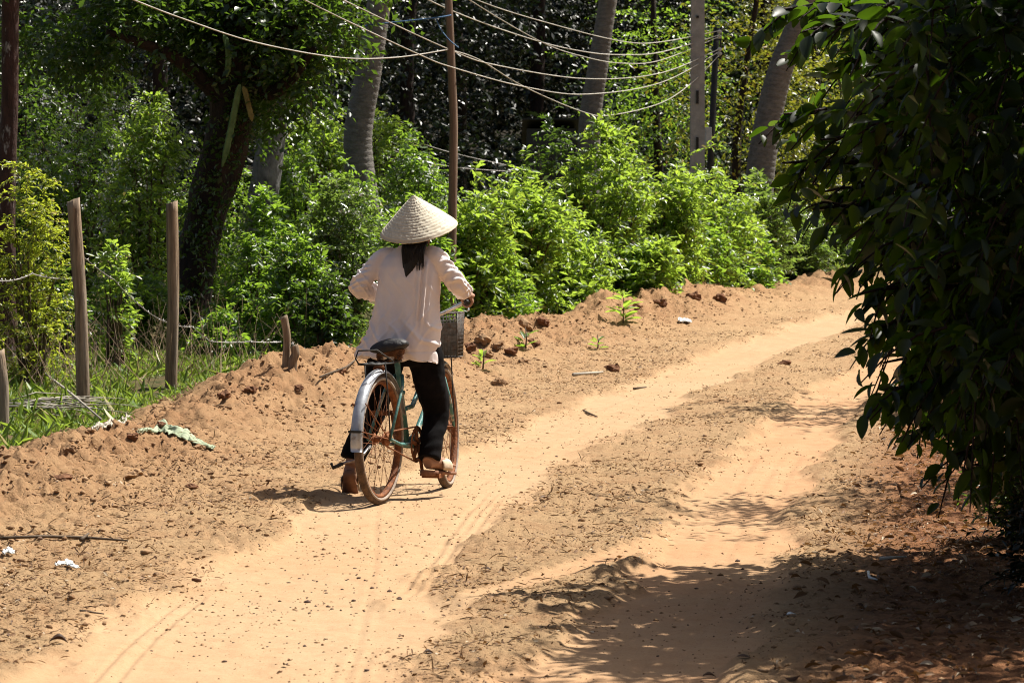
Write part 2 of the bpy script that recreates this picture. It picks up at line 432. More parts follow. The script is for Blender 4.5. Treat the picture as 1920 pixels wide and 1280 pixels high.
def ground_mat():
    m, nt, out = newmat('ground'); L = nt.links
    p = N(nt, 'ShaderNodeBsdfPrincipled'); p.inputs['Roughness'].default_value = .95; p.inputs['Specular IOR Level'].default_value = .12
    tc = N(nt, 'ShaderNodeTexCoord')
    def noise(scale, det=6., ro=.65, st=(1, 1, 1)):
        mp = N(nt, 'ShaderNodeMapping'); mp.inputs['Scale'].default_value = st; L.new(tc.outputs['Object'], mp.inputs[0])
        n = N(nt, 'ShaderNodeTexNoise', i_Scale=scale, i_Detail=det, i_Roughness=ro); L.new(mp.outputs[0], n.inputs[0]); return n.outputs[0]
    def ramp(v, lo, hi, a=0., b=1.):
        r = N(nt, 'ShaderNodeMapRange', i_From_Min=lo, i_From_Max=hi, i_To_Min=a, i_To_Max=b); L.new(v, r.inputs[0]); return r.outputs[0]
    def mix(f, a, b):
        x = N(nt, 'ShaderNodeMix', data_type='RGBA')
        if isinstance(f, float): x.inputs[0].default_value = f
        else: L.new(f, x.inputs[0])
        for i, c in ((6, a), (7, b)):
            if isinstance(c, tuple): x.inputs[i].default_value = (*c, 1)
            else: L.new(c, x.inputs[i])
        return x.outputs[2]
    def attr(n): return N(nt, 'ShaderNodeAttribute', attribute_name=n).outputs['Fac']
    sand = mix(ramp(noise(.45, 4), .4, .62), (.385, .272, .162), (.38, .25, .142))
    sand = mix(attr('ruddy'), sand, mix(ramp(noise(.8, 3), .4, .6), (.385, .225, .122), (.385, .25, .142)))
    sand = mix(ramp(noise(60, 4), .35, .7), sand, mix(.3, sand, (.3, .165, .08)))
    sand = mix(ramp(noise(95, 3, .7), .60, .66), sand, mix(.55, sand, (.16, .08, .04)))
    sand = mix(ramp(noise(9, 5, .7), .45, .7), sand, mix(.28, sand, (.25, .13, .06)))
    sand = mix(ramp(noise(230, 3, .8), .5, .62), sand, mix(.4, sand, (.26, .14, .07)))
    rough = mix(ramp(noise(5, 7, .75), .36, .6), (.335, .198, .102), (.39, .255, .138))
    rough = mix(ramp(noise(1.3, 4, .6), .42, .62), rough, (.395, .26, .14))
    rough = mix(ramp(noise(20, 7, .8, (1, 1.8, 1)), .59, .64), rough, mix(.75, rough, (.10, .048, .022)))
    rough = mix(ramp(noise(70, 5, .8), .60, .65), rough, mix(.7, rough, (.06, .028, .013)))  # dark flecks: debris, and small shadows put into the colour
    rough = mix(attr('bank'), rough, mix(ramp(noise(4, 6, .75), .38, .6), mix(.6, rough, (.21, .092, .04)), mix(.45, rough, (.33, .175, .085))))
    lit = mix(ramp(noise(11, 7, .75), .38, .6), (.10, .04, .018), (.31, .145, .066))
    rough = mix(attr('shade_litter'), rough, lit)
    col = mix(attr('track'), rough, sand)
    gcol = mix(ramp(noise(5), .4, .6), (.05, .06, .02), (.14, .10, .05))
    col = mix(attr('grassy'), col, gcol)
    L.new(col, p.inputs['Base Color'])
    hgt = N(nt, 'ShaderNodeMath', operation='ADD'); L.new(noise(22, 8, .72), hgt.inputs[0]); L.new(noise(70, 5, .75), hgt.inputs[1])
    b = N(nt, 'ShaderNodeBump', i_Distance=.018); L.new(hgt.outputs[0], b.inputs['Height'])
    L.new(ramp(attr('track'), 0, 1, 1.0, .22), b.inputs['Strength'])
    L.new(b.outputs[0], p.inputs['Normal']); L.new(p.outputs[0], out.inputs[0])
    return m
M['ground'] = ground_mat()
build_ground()

# ------------------------------------------------------------------ leaves, twigs, shrubs, trees
T2 = (np.array([[0, 0, 0], [.5, .5, .10], [1, 0, -.06], [.5, -.5, .10]]), np.array([[0, 2, 1], [0, 3, 2]]))
T4 = (np.array([[0, 0, 0], [.32, .45, .09], [.68, .40, .07], [1, 0, -.12], [.68, -.40, .07], [.32, -.45, .09], [.5, 0, .0]]),
      np.array([[0, 6, 1], [1, 6, 2], [2, 6, 3], [0, 5, 6], [5, 4, 6], [4, 3, 6]]))
def near_leaf():
    us = [0, .1, .3, .5, .7, .88, 1.0]; ws = [0.02, .26, .47, .5, .4, .2, 0.0]
    V = []; Fc = []
    for u, w in zip(us, ws):
        zc = -.16 * u * u
        V += [(u, w, zc + .16 * w), (u, 0, zc), (u, -w, zc + .16 * w)]
    for i in range(len(us) - 1):
        a = 3 * i
        for k in (0, 1):
            Fc += [(a + k, a + k + 1, a + k + 4), (a + k, a + k + 4, a + k + 3)]
    return np.array(V, float), np.array(Fc)[:, ::-1]
TN = near_leaf()

def leaf_arrays(P, D, Nn, L, W, tmpl):
    """one leaf per row: base P, direction D, upward normal Nn, length L, width W"""
    D = nrm(D); S = nrm(np.cross(Nn, D)); U = np.cross(D, S)
    tv, tf = tmpl
    V = (P[:, None, :] + D[:, None, :] * (tv[None, :, 0:1] * L[:, None, None]) + S[:, None, :] * (tv[None, :, 1:2] * W[:, None, None])
         + U[:, None, :] * (tv[None, :, 2:3] * L[:, None, None]))
    k = len(tv); n = len(P)
    Fa = (tf[None] + (np.arange(n) * k)[:, None, None]).reshape(-1, 3)
    return V.reshape(-1, 3), Fa, k

def twig_leaves(S, D, ln, nl, L, W, droop=.3, up=.6, spread=.9, jit=.25, R=rng):
    """leaves along twigs that start at S, run along D for ln; returns P,D,N,L,W"""
    n = len(S); D = nrm(D)
    t = (np.arange(nl)[None] + .6 + R.uniform(-.3, .3, (n, nl))) / nl
    P = S[:, None] + D[:, None] * (t * ln[:, None])[..., None]
    P[..., 2] -= droop * (t ** 2) * ln[:, None]
    ax = D[:, None] + np.array([0, 0, -2 * droop])[None, None] * t[..., None]
    ax = nrm(ax)
    ref = nrm(np.cross(ax, np.array([0, 0, 1.]) + R.normal(0, .05, ax.shape)))
    sgn = np.where((np.arange(nl) % 2) == 0, 1., -1.)[None, :, None]
    oth = np.cross(ref, ax)
    ang = R.uniform(-.7, .7, (n, nl, 1))
    side = ref * sgn * np.cos(ang) + oth * np.sin(ang)
    ld = ax * .75 + side * spread + R.normal(0, jit, ax.shape)
    ld[..., 2] += R.uniform(-.45, .3, (n, nl))
    nn = np.array([0, 0, 1.]) * up + ax * -.2 + R.normal(0, .45, ax.shape)
    LL = L * R.uniform(.65, 1.2, (n, nl)) * (1 - .25 * t)
    WW = W * R.uniform(.75, 1.2, (n, nl)) * LL / L
    f = lambda a: a.reshape(-1, 3)
    return f(P), f(ld), f(nn), LL.ravel(), WW.ravel()

def tubes_np(paths, r0, r1, seg=4):
    """many thin tapered tubes; paths (n,k,3)"""
    n, k, _ = paths.shape
    T = np.gradient(paths, axis=1); T = nrm(T)
    ref = np.where(np.abs(T[..., 2:3]) > .9, np.array([1., 0, 0]), np.array([0, 0, 1.]))
    A = nrm(np.cross(T, ref)); B = np.cross(T, A)
    rr = np.asarray(r0).reshape(-1, 1) + (np.asarray(r1).reshape(-1, 1) - np.asarray(r0).reshape(-1, 1)) * np.linspace(0, 1, k)[None]
    rr = np.broadcast_to(rr, (n, k))
    a = np.arange(seg) * 2 * np.pi / seg
    V = paths[:, :, None] + (A[:, :, None] * np.cos(a)[None, None, :, None] + B[:, :, None] * np.sin(a)[None, None, :, None]) * rr[:, :, None, None]
    V = V.reshape(-1, 3)
    i = np.arange(n)[:, None, None] * k * seg + np.arange(k - 1)[None, :, None] * seg
    s = np.arange(seg)[None, None]; s2 = (s + 1) % seg
    Fa = np.stack([i + s, i + s2, i + seg + s2, i + seg + s], -1).reshape(-1, 4)
    return V, Fa

def bez(p0, p1, p2, k):
    t = np.linspace(0, 1, k)[None, :, None]
    return p0[:, None] * (1 - t) ** 2 + p1[:, None] * 2 * t * (1 - t) + p2[:, None] * t ** 2

def wpos(px, d):
    x = (px - 960) / F * d
    return x, d
def ztop(py, d): return at(960, py, d).z

def flowers_np(P, n_each, r, s):
    """little clusters of petals round points P"""
    n = len(P)
    Q = np.repeat(P, n_each, 0) + rng.normal(0, r, (n * n_each, 3)) * np.array([1, 1, .45])
    D = rng.normal(0, 1, Q.shape); Nn = rng.normal(0, .5, Q.shape) + np.array([0, 0, 1.])
    LL = np.full(len(Q), s) * rng.uniform(.7, 1.3, len(Q))
    return leaf_arrays(Q, D, Nn, LL, LL * .9, T2)[:2]

def bush(name, label, cat, px, d, top, w, mat, n=4200, L=.08, W=.035, nst=11, droop=.25, up=.6, group=None, tmpl=T2, fl=0, low=.12, depth=1.0, nl=9, lean=0, tw=.42, spread=.9, basepx=None, gap=-.14):
    x, y = wpos(px, d); zb = gz(x, y)
    if basepx is not None: zb = zb
    H = max(ztop(top, d) - zb, .3); Wd = w / F * d / 2
    e = empty(name, (x, y, zb), label, cat, group)
    az = rng.uniform(0, 2 * np.pi, nst); rr = np.sqrt(rng.uniform(.05, 1, nst))
    h = H * (1 - .45 * rr ** 2) * rng.uniform(.8, 1.0, nst)
    p0 = np.stack([np.cos(az) * .08, np.sin(az) * .08, np.full(nst, -.05)], -1)
    p2 = np.stack([np.cos(az) * rr * Wd * .8 + lean, np.sin(az) * rr * Wd * .8 * depth, h * .9], -1)
    p1 = np.stack([p2[:, 0] * .35, p2[:, 1] * .35, h * .65], -1)
    st = bez(p0, p1, p2, 8)
    V, Fa = tubes_np(st, np.full(nst, .012 + .006 * H), np.full(nst, .004), 5)
    npobj('stem', V, Fa, M['twig'], e, kind=None)
    nt = max(int(n / nl), 4)
    k = rng.integers(0, nst, nt); t = rng.uniform(low, 1, nt) ** .8
    nf = int(nt * .68); uz = rng.random(nf * 3) ** .85; az2 = rng.uniform(0, 2 * np.pi, nf * 3)
    rp = Wd * np.sqrt(np.clip(1 - uz ** 3.6, .04, 1)) * (.72 + .28 * np.minimum(1, uz / .3)) * (.8 + .5 * vnoise(az2 * 1.3, uz * 3 + px, 12))
    rq = rp * rng.random(nf * 3) ** .42
    SF = np.stack([np.cos(az2) * rq + lean * uz, np.sin(az2) * rq * depth, uz * H * (.86 + .5 * vnoise(az2 * .9 + px, rq * 2.5, 14)) + .02], -1)
    keep = vnoise(SF[:, 0] * 2.6 + px, SF[:, 2] * 2.6 + SF[:, 1] * 1.5, 33) > gap + .07 * rng.normal(0, 1, nf * 3)
    SF = SF[keep][:nf]
    S = ((1 - t) ** 2)[:, None] * p0[k] + (2 * t * (1 - t))[:, None] * p1[k] + (t ** 2)[:, None] * p2[k]
    S[:len(SF)] = SF; t[:len(SF)] = .5
    D = np.stack([rng.normal(0, 1, nt), rng.normal(0, 1, nt) * depth, rng.normal(.25, .6, nt)], -1) + S * np.array([.9, .9, .1]) / max(Wd, .3)
    ln = rng.uniform(.5, 1.2, nt) * tw * min(max(Wd, .35), 1.0)
    ln = np.where(t > .9, ln * .8, ln)
    P, LD, LN, LL, WW = twig_leaves(S, D, ln, nl, L, W, droop, up, spread)
    low_ok = P[:, 2] > .02
    V, Fa, kk = leaf_arrays(P[low_ok], LD[low_ok], LN[low_ok], LL[low_ok], WW[low_ok], tmpl)
    tint = np.repeat(rng.uniform(0, 1, low_ok.sum()), kk)
    npobj('foliage', V, Fa, mat, e, tint, 'stuff')
    D2 = nrm(D); E = S + D2 * ln[:, None]; E[:, 2] -= droop * ln
    sel = rng.random(nt) < .5
    V, Fa = tubes_np(bez(S[sel], (S + D2 * ln[:, None] * .5)[sel], E[sel], 3), np.full(sel.sum(), .004), np.full(sel.sum(), .0015), 3)
    npobj('twig', V, Fa, M['twig'], e, kind='stuff')
    if fl:
        c = E[(E[:, 2] > H * .35)]; c = c[rng.permutation(len(c))[:fl]]
        V, Fa = flowers_np(c, 22, .035, .022)
        npobj('flower_cluster', V, Fa, M['petal'], e, kind='stuff')
    return e

def cloud(C, Rr, n, L, W, nl=8, tw=.6, droop=.4, up=.6, tmpl=T2, shell=.45, spread=.9, clump=0, hang=0.):
    """leaves on twigs spread through an ellipsoid volume (arrays only)"""
    nt = max(int(n / nl), 3)
    u = nrm(rng.normal(0, 1, (nt, 3))); r = rng.random(nt) ** shell
    S = u * r[:, None]
    if clump:
        cc = nrm(rng.normal(0, 1, (clump, 3))) * (rng.random(clump) ** .4)[:, None] * .85
        S = cc[rng.integers(0, clump, nt)] + rng.normal(0, .2, (nt, 3))
    D = S + rng.normal(0, .6, (nt, 3)); D[:, 2] -= hang
    S = S * np.array(Rr) + np.array(C)
    ln = rng.uniform(.5, 1.2, nt) * tw
    P, LD, LN, LL, WW = twig_leaves(S, D, ln, nl, L, W, droop, up, spread)
    V, Fa, k = leaf_arrays(P, LD, LN, LL, WW, tmpl)
    return V, Fa, np.repeat(rng.uniform(0, 1, len(P)), k)

def join(parts):
    Vs = []; Fs = []; Ts = []; o = 0
    for V, Fa, t in parts:
        Vs.append(V); Fs.append(Fa + o); Ts.append(t); o += len(V)
    return np.concatenate(Vs), np.concatenate(Fs), np.concatenate(Ts)

def trunk_mesh(path, rad, seg=14, rough=.12, freq=5):
    mb = MB()
    P = [Vector(p) for p in path]
    Q = []; R_ = []
    for i in range(len(P) - 1):
        for k in range(6):
            t = k / 6
            a = P[max(i - 1, 0)]; b = P[i]; c = P[i + 1]; d = P[min(i + 2, len(P) - 1)]
            Q.append(.5 * ((2 * b) + (c - a) * t + (2 * a - 5 * b + 4 * c - d) * t * t + (3 * b - a - 3 * c + d) * t ** 3))
            R_.append(rad[i] * (1 - t) + rad[i + 1] * t)
    Q.append(P[-1]); R_.append(rad[-1])
    mb.tube(Q, R_, seg)
    for i, v in enumerate(mb.v):
        j = min(i // seg, len(Q) - 1); k = i % seg
        nn = float(vnoise(k / seg * freq + j * .15, v[2] * 2.2, 50)) + .5 * float(vnoise(k * 1.1, v[2] * 7, 53))
        c = Q[j]; f = 1 + rough * 2 * nn
        mb.v[i] = tuple(c + (Vector(v) - c) * f)
    return mb

# --- back wood: tall dark trees that close the view and shade what is under them
wood_lab = 'tall dark tree deep in the shaded wood at the back'
def wood_tree(x, y, h, r, mat, n, label, group, leafL=.16, low=.25, trunk_r=.13, mt='bark_dark', flat=1.0):
    e = empty('forest_tree', (x, y, gz(x, y)), label, 'tree', group)
    trunk_mesh([(0, 0, -.1), (rng.normal(0, .1), rng.normal(0, .1), h * .35), (rng.normal(0, .3), rng.normal(0, .3), h * .9)], [trunk_r * 1.3, trunk_r, trunk_r * .4]).build('trunk', M[mt], e)
    V, Fa, t = join([cloud((0, 0, h * (1 + low) / 2), (r, r, h * (1 - low) / 2 * flat), n, leafL, leafL * .5, tw=.7, clump=26, droop=.35)])
    npobj('crown', V, Fa, mat, e, t, 'stuff')
    return e
for i, (x, y, h, r) in enumerate([(-9.5, 66, 11, 3.4), (-6.4, 63, 12, 3.2), (-4.2, 70, 12, 3.4), (-1.8, 66, 11, 3.0), (.4, 71, 12.5, 3.4), (3.0, 74, 12, 3.4), (5.2, 70, 12, 3.2), (8.2, 74, 12, 3.4), (11.2, 71, 12, 3.2), (13.8, 76, 12, 3.5), (-7.8, 74, 12, 3.5), (-1.2, 77, 12.5, 3.6), (6, 79, 12.5, 3.6), (11, 80, 12.5, 3.6)]):
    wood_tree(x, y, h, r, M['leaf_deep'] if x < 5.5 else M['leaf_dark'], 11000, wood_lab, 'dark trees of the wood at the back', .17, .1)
# the far wood behind them, one mass
pp = []
for k in range(34):
    pp.append(cloud((-20 + k * 1.55, 88 + rng.uniform(-2, 2), 5.6 + rng.uniform(-.6, .6)), (2.6, 2.4, 6.6), 5200, .3, .17, tw=.9, droop=.3, shell=.6))
V, Fa, t = join(pp)
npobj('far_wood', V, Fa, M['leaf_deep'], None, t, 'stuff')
# undergrowth of the wood
pp = []
for k in range(44):
    pp.append(cloud((-11 + k * .62, rng.uniform(61, 70), 1.9 + rng.uniform(-.3, .8)), (1.2, 1.4, 1.9), 900, .16, .08, tw=.5, droop=.4, shell=.6))
V, Fa, t = join(pp)
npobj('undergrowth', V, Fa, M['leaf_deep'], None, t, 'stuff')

# --- hut glimpsed in the dark
e = empty('hut', (at(1032, 300, 60).x, 60, gz(.6, 60)), 'dim grey hut wall glimpsed in the dark gap between trees', 'hut')
MB().box((0, 0, 1.05), (.42, 1.2, 1.1)).build('wall', M['hut_wall'], e, False)
mb = MB(); mb.add([(-.5, -1.3, 2.3), (.5, -1.3, 2.3), (.5, 1.3, 1.9), (-.5, 1.3, 1.9), (-.5, -1.3, 2.33), (.5, -1.3, 2.33), (.5, 1.3, 1.93), (-.5, 1.3, 1.93)],
                  [(0, 3, 2, 1), (4, 5, 6, 7), (0, 1, 5, 4), (1, 2, 6, 5), (2, 3, 7, 6), (3, 0, 4, 7)])
mb.build('roof', M['hut_roof'], e, False)

# --- olive trees behind the right end of the hedge
for px, d, h, r, lab in ((1395, 57, 5.6, 1.5, 'olive and rust tinted tree behind the dark meter pole'), (1520, 60, 6.4, 1.7, 'loose yellowish tree right of the curved palm trunk'),
                         (1250, 61, 6.2, 1.3, 'dark green tree behind the concrete pole with bright flecks')):
    x, y = wpos(px, d)
    wood_tree(x, y, h, r, M['leaf_olive'] if px > 1300 else M['leaf_mid'], 5200, lab, None, .11, .02, .07)

# --- palms
def palm(name, label, pts, d, r, crown_h):
    P = [at(px, py, d + k * .0) for k, (px, py) in enumerate(pts)]
    x0, y0 = P[0].x, P[0].y; zb = gz(x0, y0)
    e = empty('palm_tree', (x0, y0, zb), label, 'palm tree', 'palm trees among the bushes')
    base_p = Vector((P[0].x + (P[0].x - P[1].x) * .3, y0, zb - .1))
    d_up = (P[-1] - P[-2]).normalized()
    top = P[-1] + d_up * crown_h
    path = [base_p] + P + [P[-1] + d_up * crown_h * .5, top]
    pts_ = []; rad = []
    lens = [0]
    for a, b in zip(path[:-1], path[1:]): lens.append(lens[-1] + (b - a).length)
    tot = lens[-1]; s = 0
    while s < tot:
        i = max(j for j in range(len(lens)) if lens[j] <= s + 1e-9); i = min(i, len(path) - 2)
        t = (s - lens[i]) / (lens[i + 1] - lens[i])
        a = path[max(i - 1, 0)]; b = path[i]; c = path[i + 1]; dd = path[min(i + 2, len(path) - 1)]
        q = .5 * ((2 * b) + (c - a) * t + (2 * a - 5 * b + 4 * c - dd) * t * t + (3 * b - a - 3 * c + dd) * t ** 3)
        k = (s / .085) % 1
        pts_.append(q - Vector((x0, y0, zb))); rad.append(r * (1.25 - .4 * min(s / 4, 1)) * (1.0 + .085 * (1 - k) ** 2) * (1 + .03 * float(vnoise(s * 3, r * 9, 4))))
        s += .0283
    MB().tube(pts_, rad, 16).build('trunk', M['palm_bark'], e)
    # fronds
    T = pts_[-1]; VV = []; FF = []; o = 0; LP = []; LDd = []; LN = []; LLs = []
    paths = []
    for k in range(15):
        az = k * 2.4; el = rng.uniform(-.1, 1.0); ln = rng.uniform(2.2, 2.9)
        h = np.array([math.cos(az), math.sin(az), 0]); t = np.linspace(0, 1, 9)[:, None]
        c = np.array(T) + h * ln * t * math.cos(el * .7) + np.array([0, 0, 1.]) * (ln * t * math.sin(el) - 1.5 * t ** 2 * ln * .5)
        paths.append(c)
        tt = np.linspace(.12, 1, 46)
        cc = np.stack([np.interp(tt, t[:, 0], c[:, q]) for q in range(3)], -1); tg = nrm(np.gradient(cc, axis=0))
        sd = nrm(np.cross(tg, [0, 0, 1.]))
        for sg in (1, -1):
            LP.append(cc); LDd.append(tg * .6 + sd * sg * .8 + np.array([0, 0, -.5])); LN.append(np.cross(sd * sg, tg) * sg + [0, 0, 1.]); LLs.append(np.full(46, .55) * np.sin(np.pi * np.clip(tt * .9 + .08, 0, 1)) + .12)
    V, Fa, k_ = leaf_arrays(np.concatenate(LP), np.concatenate(LDd), np.concatenate(LN), np.concatenate(LLs), np.full(sum(map(len, LLs)), .04), T2)
    npobj('fronds', V, Fa, M['leaf_mid'], e, np.repeat(rng.random(len(V) // k_), k_), 'stuff')
    V, Fa = tubes_np(np.stack(paths), np.full(15, .02), np.full(15, .006), 4)
    npobj('frond_ribs', V, Fa, M['twig'], e, kind='stuff')
    return e
palm('palm', 'grey palm trunk behind the cyclist, left of the wooden pole', [(683, 400), (671, 262), (690, 140), (712, 0)], 42, .165, 5.5)
palm('palm', 'slim grey palm trunk leaning right, crossed by sagging wires', [(1105, 250), (1122, 120), (1140, 0)], 50, .155, 6)
palm('palm', 'curved brownish palm trunk right of the concrete pole', [(1424, 345), (1442, 220), (1467, 120), (1505, 20)], 50, .19, 6)

# --- poles
def tpole():
    x, y = wpos(1307, 47); zb = gz(x, y)
    e = empty('utility_pole', (x, y, zb), 'square grey concrete pole rising out of the hedge', 'utility pole')
    mb = MB(); h = 9.
    for z0, z1, a, b in ((-.2, h, .105, .075),):
        V = []
        for z, w in ((z0, a), (z1, b)):
            V += [(-w, -w * .9, z), (w, -w * .9, z), (w, w * .9, z), (-w, w * .9, z)]
        mb.add(V, [(0, 3, 2, 1), (4, 5, 6, 7), (0, 1, 5, 4), (1, 2, 6, 5), (2, 3, 7, 6), (3, 0, 4, 7)])
    ob = mb.build('shaft', M['concrete'], e, False)
    for zz in (ztop(270, 47) - zb, ztop(183, 47) - zb, ztop(33, 47) - zb):
        MB().box((-.005, -.098, zz), (.018, .006, .018 if zz > 2.9 else .09)).build('bolt_hole', M['black_iron'], e, False)
    return e
tpole()
x, y = wpos(1333, 49); zb = gz(x, y)
BP = empty('meter_pole', (x, y, zb), 'thin black iron pole with insulator rack and pale meter box', 'utility pole')
ptop = at(1344, 52, 49) - Vector((x, y, zb)); pbot = Vector((at(1322, 300, 49).x - x, 0, -.1))
MB().tube([pbot, pbot.lerp(ptop, .5), ptop], [.052, .048, .042], 10).build('shaft', M['black_iron'], BP)
rk = MB()
rk.tube([at(1352, 52, 48.85) - Vector((x, y, zb)), at(1350, 112, 48.85) - Vector((x, y, zb))], .016, 6)
for py in (58, 75, 92, 109): rk.tube([at(1338, py, 49) - Vector((x, y, zb)), at(1352, py, 48.85) - Vector((x, y, zb))], .012, 5)
rk = rk.build('insulator_rack', M['black_iron'], BP)
for py in (60, 69, 93, 101): MB().ball(at(1349, py, 48.8) - Vector((x, y, zb)), (.035, .035, .03), 10, 6).build('insulator', M['grey_metal'], rk)
mbx = MB().box(at(1328, 257, 48.8) - Vector((x, y, zb)), (.047, .05, .14)).build('meter_box', M['grey_metal'], BP, False)
bv = mbx.modifiers.new('b', 'BEVEL'); bv.width = .012; bv.segments = 2
# wooden pole behind the cyclist
x, y = wpos(849, 33); zb = gz(x, y)
e = empty('wooden_pole', (x, y, zb), 'thin crooked wooden pole standing behind the cyclist', 'pole')
pts = [at(px, py, 33) - Vector((x, y, zb)) for px, py in ((846, 590), (847, 500), (849, 350), (850, 220), (846, 110), (841, 0), (838, -120))]
trunk_mesh([Vector((-.01, 0, -.2))] + pts, [.043, .043, .042, .041, .04, .039, .037, .036], 12, .06, 4).build('shaft', M['pole_wood'], e)

# wires: sagging runs through points of the photo, at the depth of what carries them
def wire(name, label, pts, mat=None, r=.006, group='wires between the poles', cat='wire'):
    P = [at(px, py, dd) for px, py, dd in pts]
    Q = []
    for i in range(len(P) - 1):
        a = P[max(i - 1, 0)]; b = P[i]; c = P[i + 1]; d = P[min(i + 2, len(P) - 1)]
        for k in range(8):
            t = k / 8
            Q.append(.5 * ((2 * b) + (c - a) * t + (2 * a - 5 * b + 4 * c - d) * t * t + (3 * b - a - 3 * c + d) * t ** 3))
    Q.append(P[-1])
    return tag(MB().tube(Q, r, 5).build(name, mat or M['wire']), label, cat, group)
wire('overhead_wire', 'topmost sagging wire, runs highest to the insulator rack', [(1349, 58, 48.8), (1240, 79, 45), (1167, 78, 43), (1033, 45, 39), (893, 0, 36), (700, -90, 32)])
wire('overhead_wire', 'faint thin wire sagging second from the top', [(1349, 66, 48.8), (1240, 98, 45), (1167, 103, 43), (1100, 98, 41), (1000, 75, 39), (830, 13, 35), (640, -90, 31)], r=.007)
wire('overhead_wire', 'sagging wire third from the top, steep at its left', [(1349, 69, 48.8), (1240, 113, 45), (1167, 119, 43), (1100, 108, 41), (1017, 80, 39), (880, 0, 36), (740, -100, 33)])
wire('overhead_wire', 'wire passing the wooden pole and on to the upper left', [(1349, 92, 48.8), (1240, 137, 44), (1100, 148, 40), (933, 123, 35), (842, 93, 33), (643, 0, 30), (500, -75, 28)])
wire('overhead_wire', 'wire crossing in front of the wooden pole below its knot', [(1349, 97, 48.8), (1240, 155, 44), (1100, 177, 40), (983, 163, 36), (853, 128, 32.7), (787, 103, 31.5), (600, 15, 29), (480, -50, 27)])
wire('overhead_wire', 'deepest sagging wire, dips lowest over the hedge', [(1349, 103, 48.8), (1300, 153, 46.5), (1240, 193, 44), (1147, 216, 41), (1093, 210, 39), (983, 163, 36.5), (900, 113, 34.5), (842, 93, 33)])
wire('overhead_wire', 'wire drooping left from the wooden pole to the treetop', [(842, 93, 33), (743, 108, 31.5), (633, 108, 30), (480, 80, 28), (350, 38, 26), (250, 0, 24.5), (130, -50, 23)])
wire('blue_rope', 'short blue rope tied high on the wooden pole', [(846, 29, 32.95), (817, 34, 32.9), (735, 43, 33), (647, 54, 33.3)], M['blue_rope'], .008, None, 'rope')
wire('rope_end', 'loose blue rope end dangling by the wooden pole', [(817, 34, 32.9), (826, 55, 32.9), (842, 75, 32.9), (860, 90, 32.9)], M['blue_rope'], .006, None, 'rope')
for k, (a, b) in enumerate((((640, 210), (1000, 320)), ((700, 270), (960, 322)))):
    wire('slack_wire', ('slack grey wire low in the dark gap, upper of two', 'slack grey wire low in the dark gap, lower of two')[k], [(a[0], a[1], 50), ((a[0] + b[0]) / 2, (a[1] + b[1]) / 2 + 14, 51), (b[0], b[1], 52)], M['barb'], .006, 'slack wires in the dark gap')

# --- big leaning tree on the left
def lean_tree():
    D_ = 33; x, y = wpos(352, D_); zb = gz(x, y); o = Vector((x, y, zb))
    e = empty('leaning_tree', o, 'thick dark trunk leaning right behind the fence, hung with cactus', 'tree')
    P = [at(px, py, D_) - o for px, py in ((352, 690), (362, 520), (385, 400), (418, 290), (440, 170), (465, 40), (500, -120))]
    P = [Vector((P[0].x - .02, 0, -.15))] + P
    trunk_mesh(P, [.25, .21, .19, .185, .2, .22, .22, .2], 22, .17, 6).build('trunk', M['bark_dark'], e)
    for a, b, c in (((455, 120), (540, 60), (640, -40)), ((430, 200), (330, 110), (200, 60)), ((465, 40), (400, -40), (300, -120)), ((445, 160), (520, 170), (590, 90)), ):
        Q = [at(*a, D_) - o, at(*b, D_ - .3) - o, at(*c, D_ - .6) - o]
        trunk_mesh(Q, [.1, .07, .03], 10, .1).build('limb', M['bark_dark'], e)
    parts = [cloud(tuple(at(px, py, 32.7) - o), (.2, .15, .28), 130, .075, .045, nl=5, tw=.2, droop=.6) for px, py in ((352, 640), (385, 660), (340, 560), (372, 500), (350, 440), (400, 420), (370, 360), (432, 350), (395, 290), (450, 250), (420, 210), (470, 180), (330, 690), (400, 690))]
    for px, py, rx, rz, dd, n in ((480, 60, .75, .6, 33, 2600), (400, 20, .7, .5, 33.4, 1900), (560, 40, .55, .5, 32.6, 1700), (300, 30, .7, .45, 32.8, 1500), (180, 40, .7, .4, 33, 1300),
                                  (490, 170, .5, .35, 33.6, 1300), (560, 150, .35, .35, 33, 700), (80, 60, .6, .5, 33.5, 1000), (470, -200, 1.3, 1.2, 33.5, 3800), (250, -200, 1.3, 1.1, 33.5, 3200), (620, -140, .9, .8, 33.5, 1800)):
        c = at(px, py, dd) - o
        parts.append(cloud(tuple(c), (rx, .7, rz), n, .11, .06, nl=7, tw=.35, droop=.5, tmpl=T2, clump=14))
    V, Fa, t = join(parts)
    npobj('crown', V, Fa, M['leaf_dark'], e, t, 'stuff')
    return e
lean_tree()
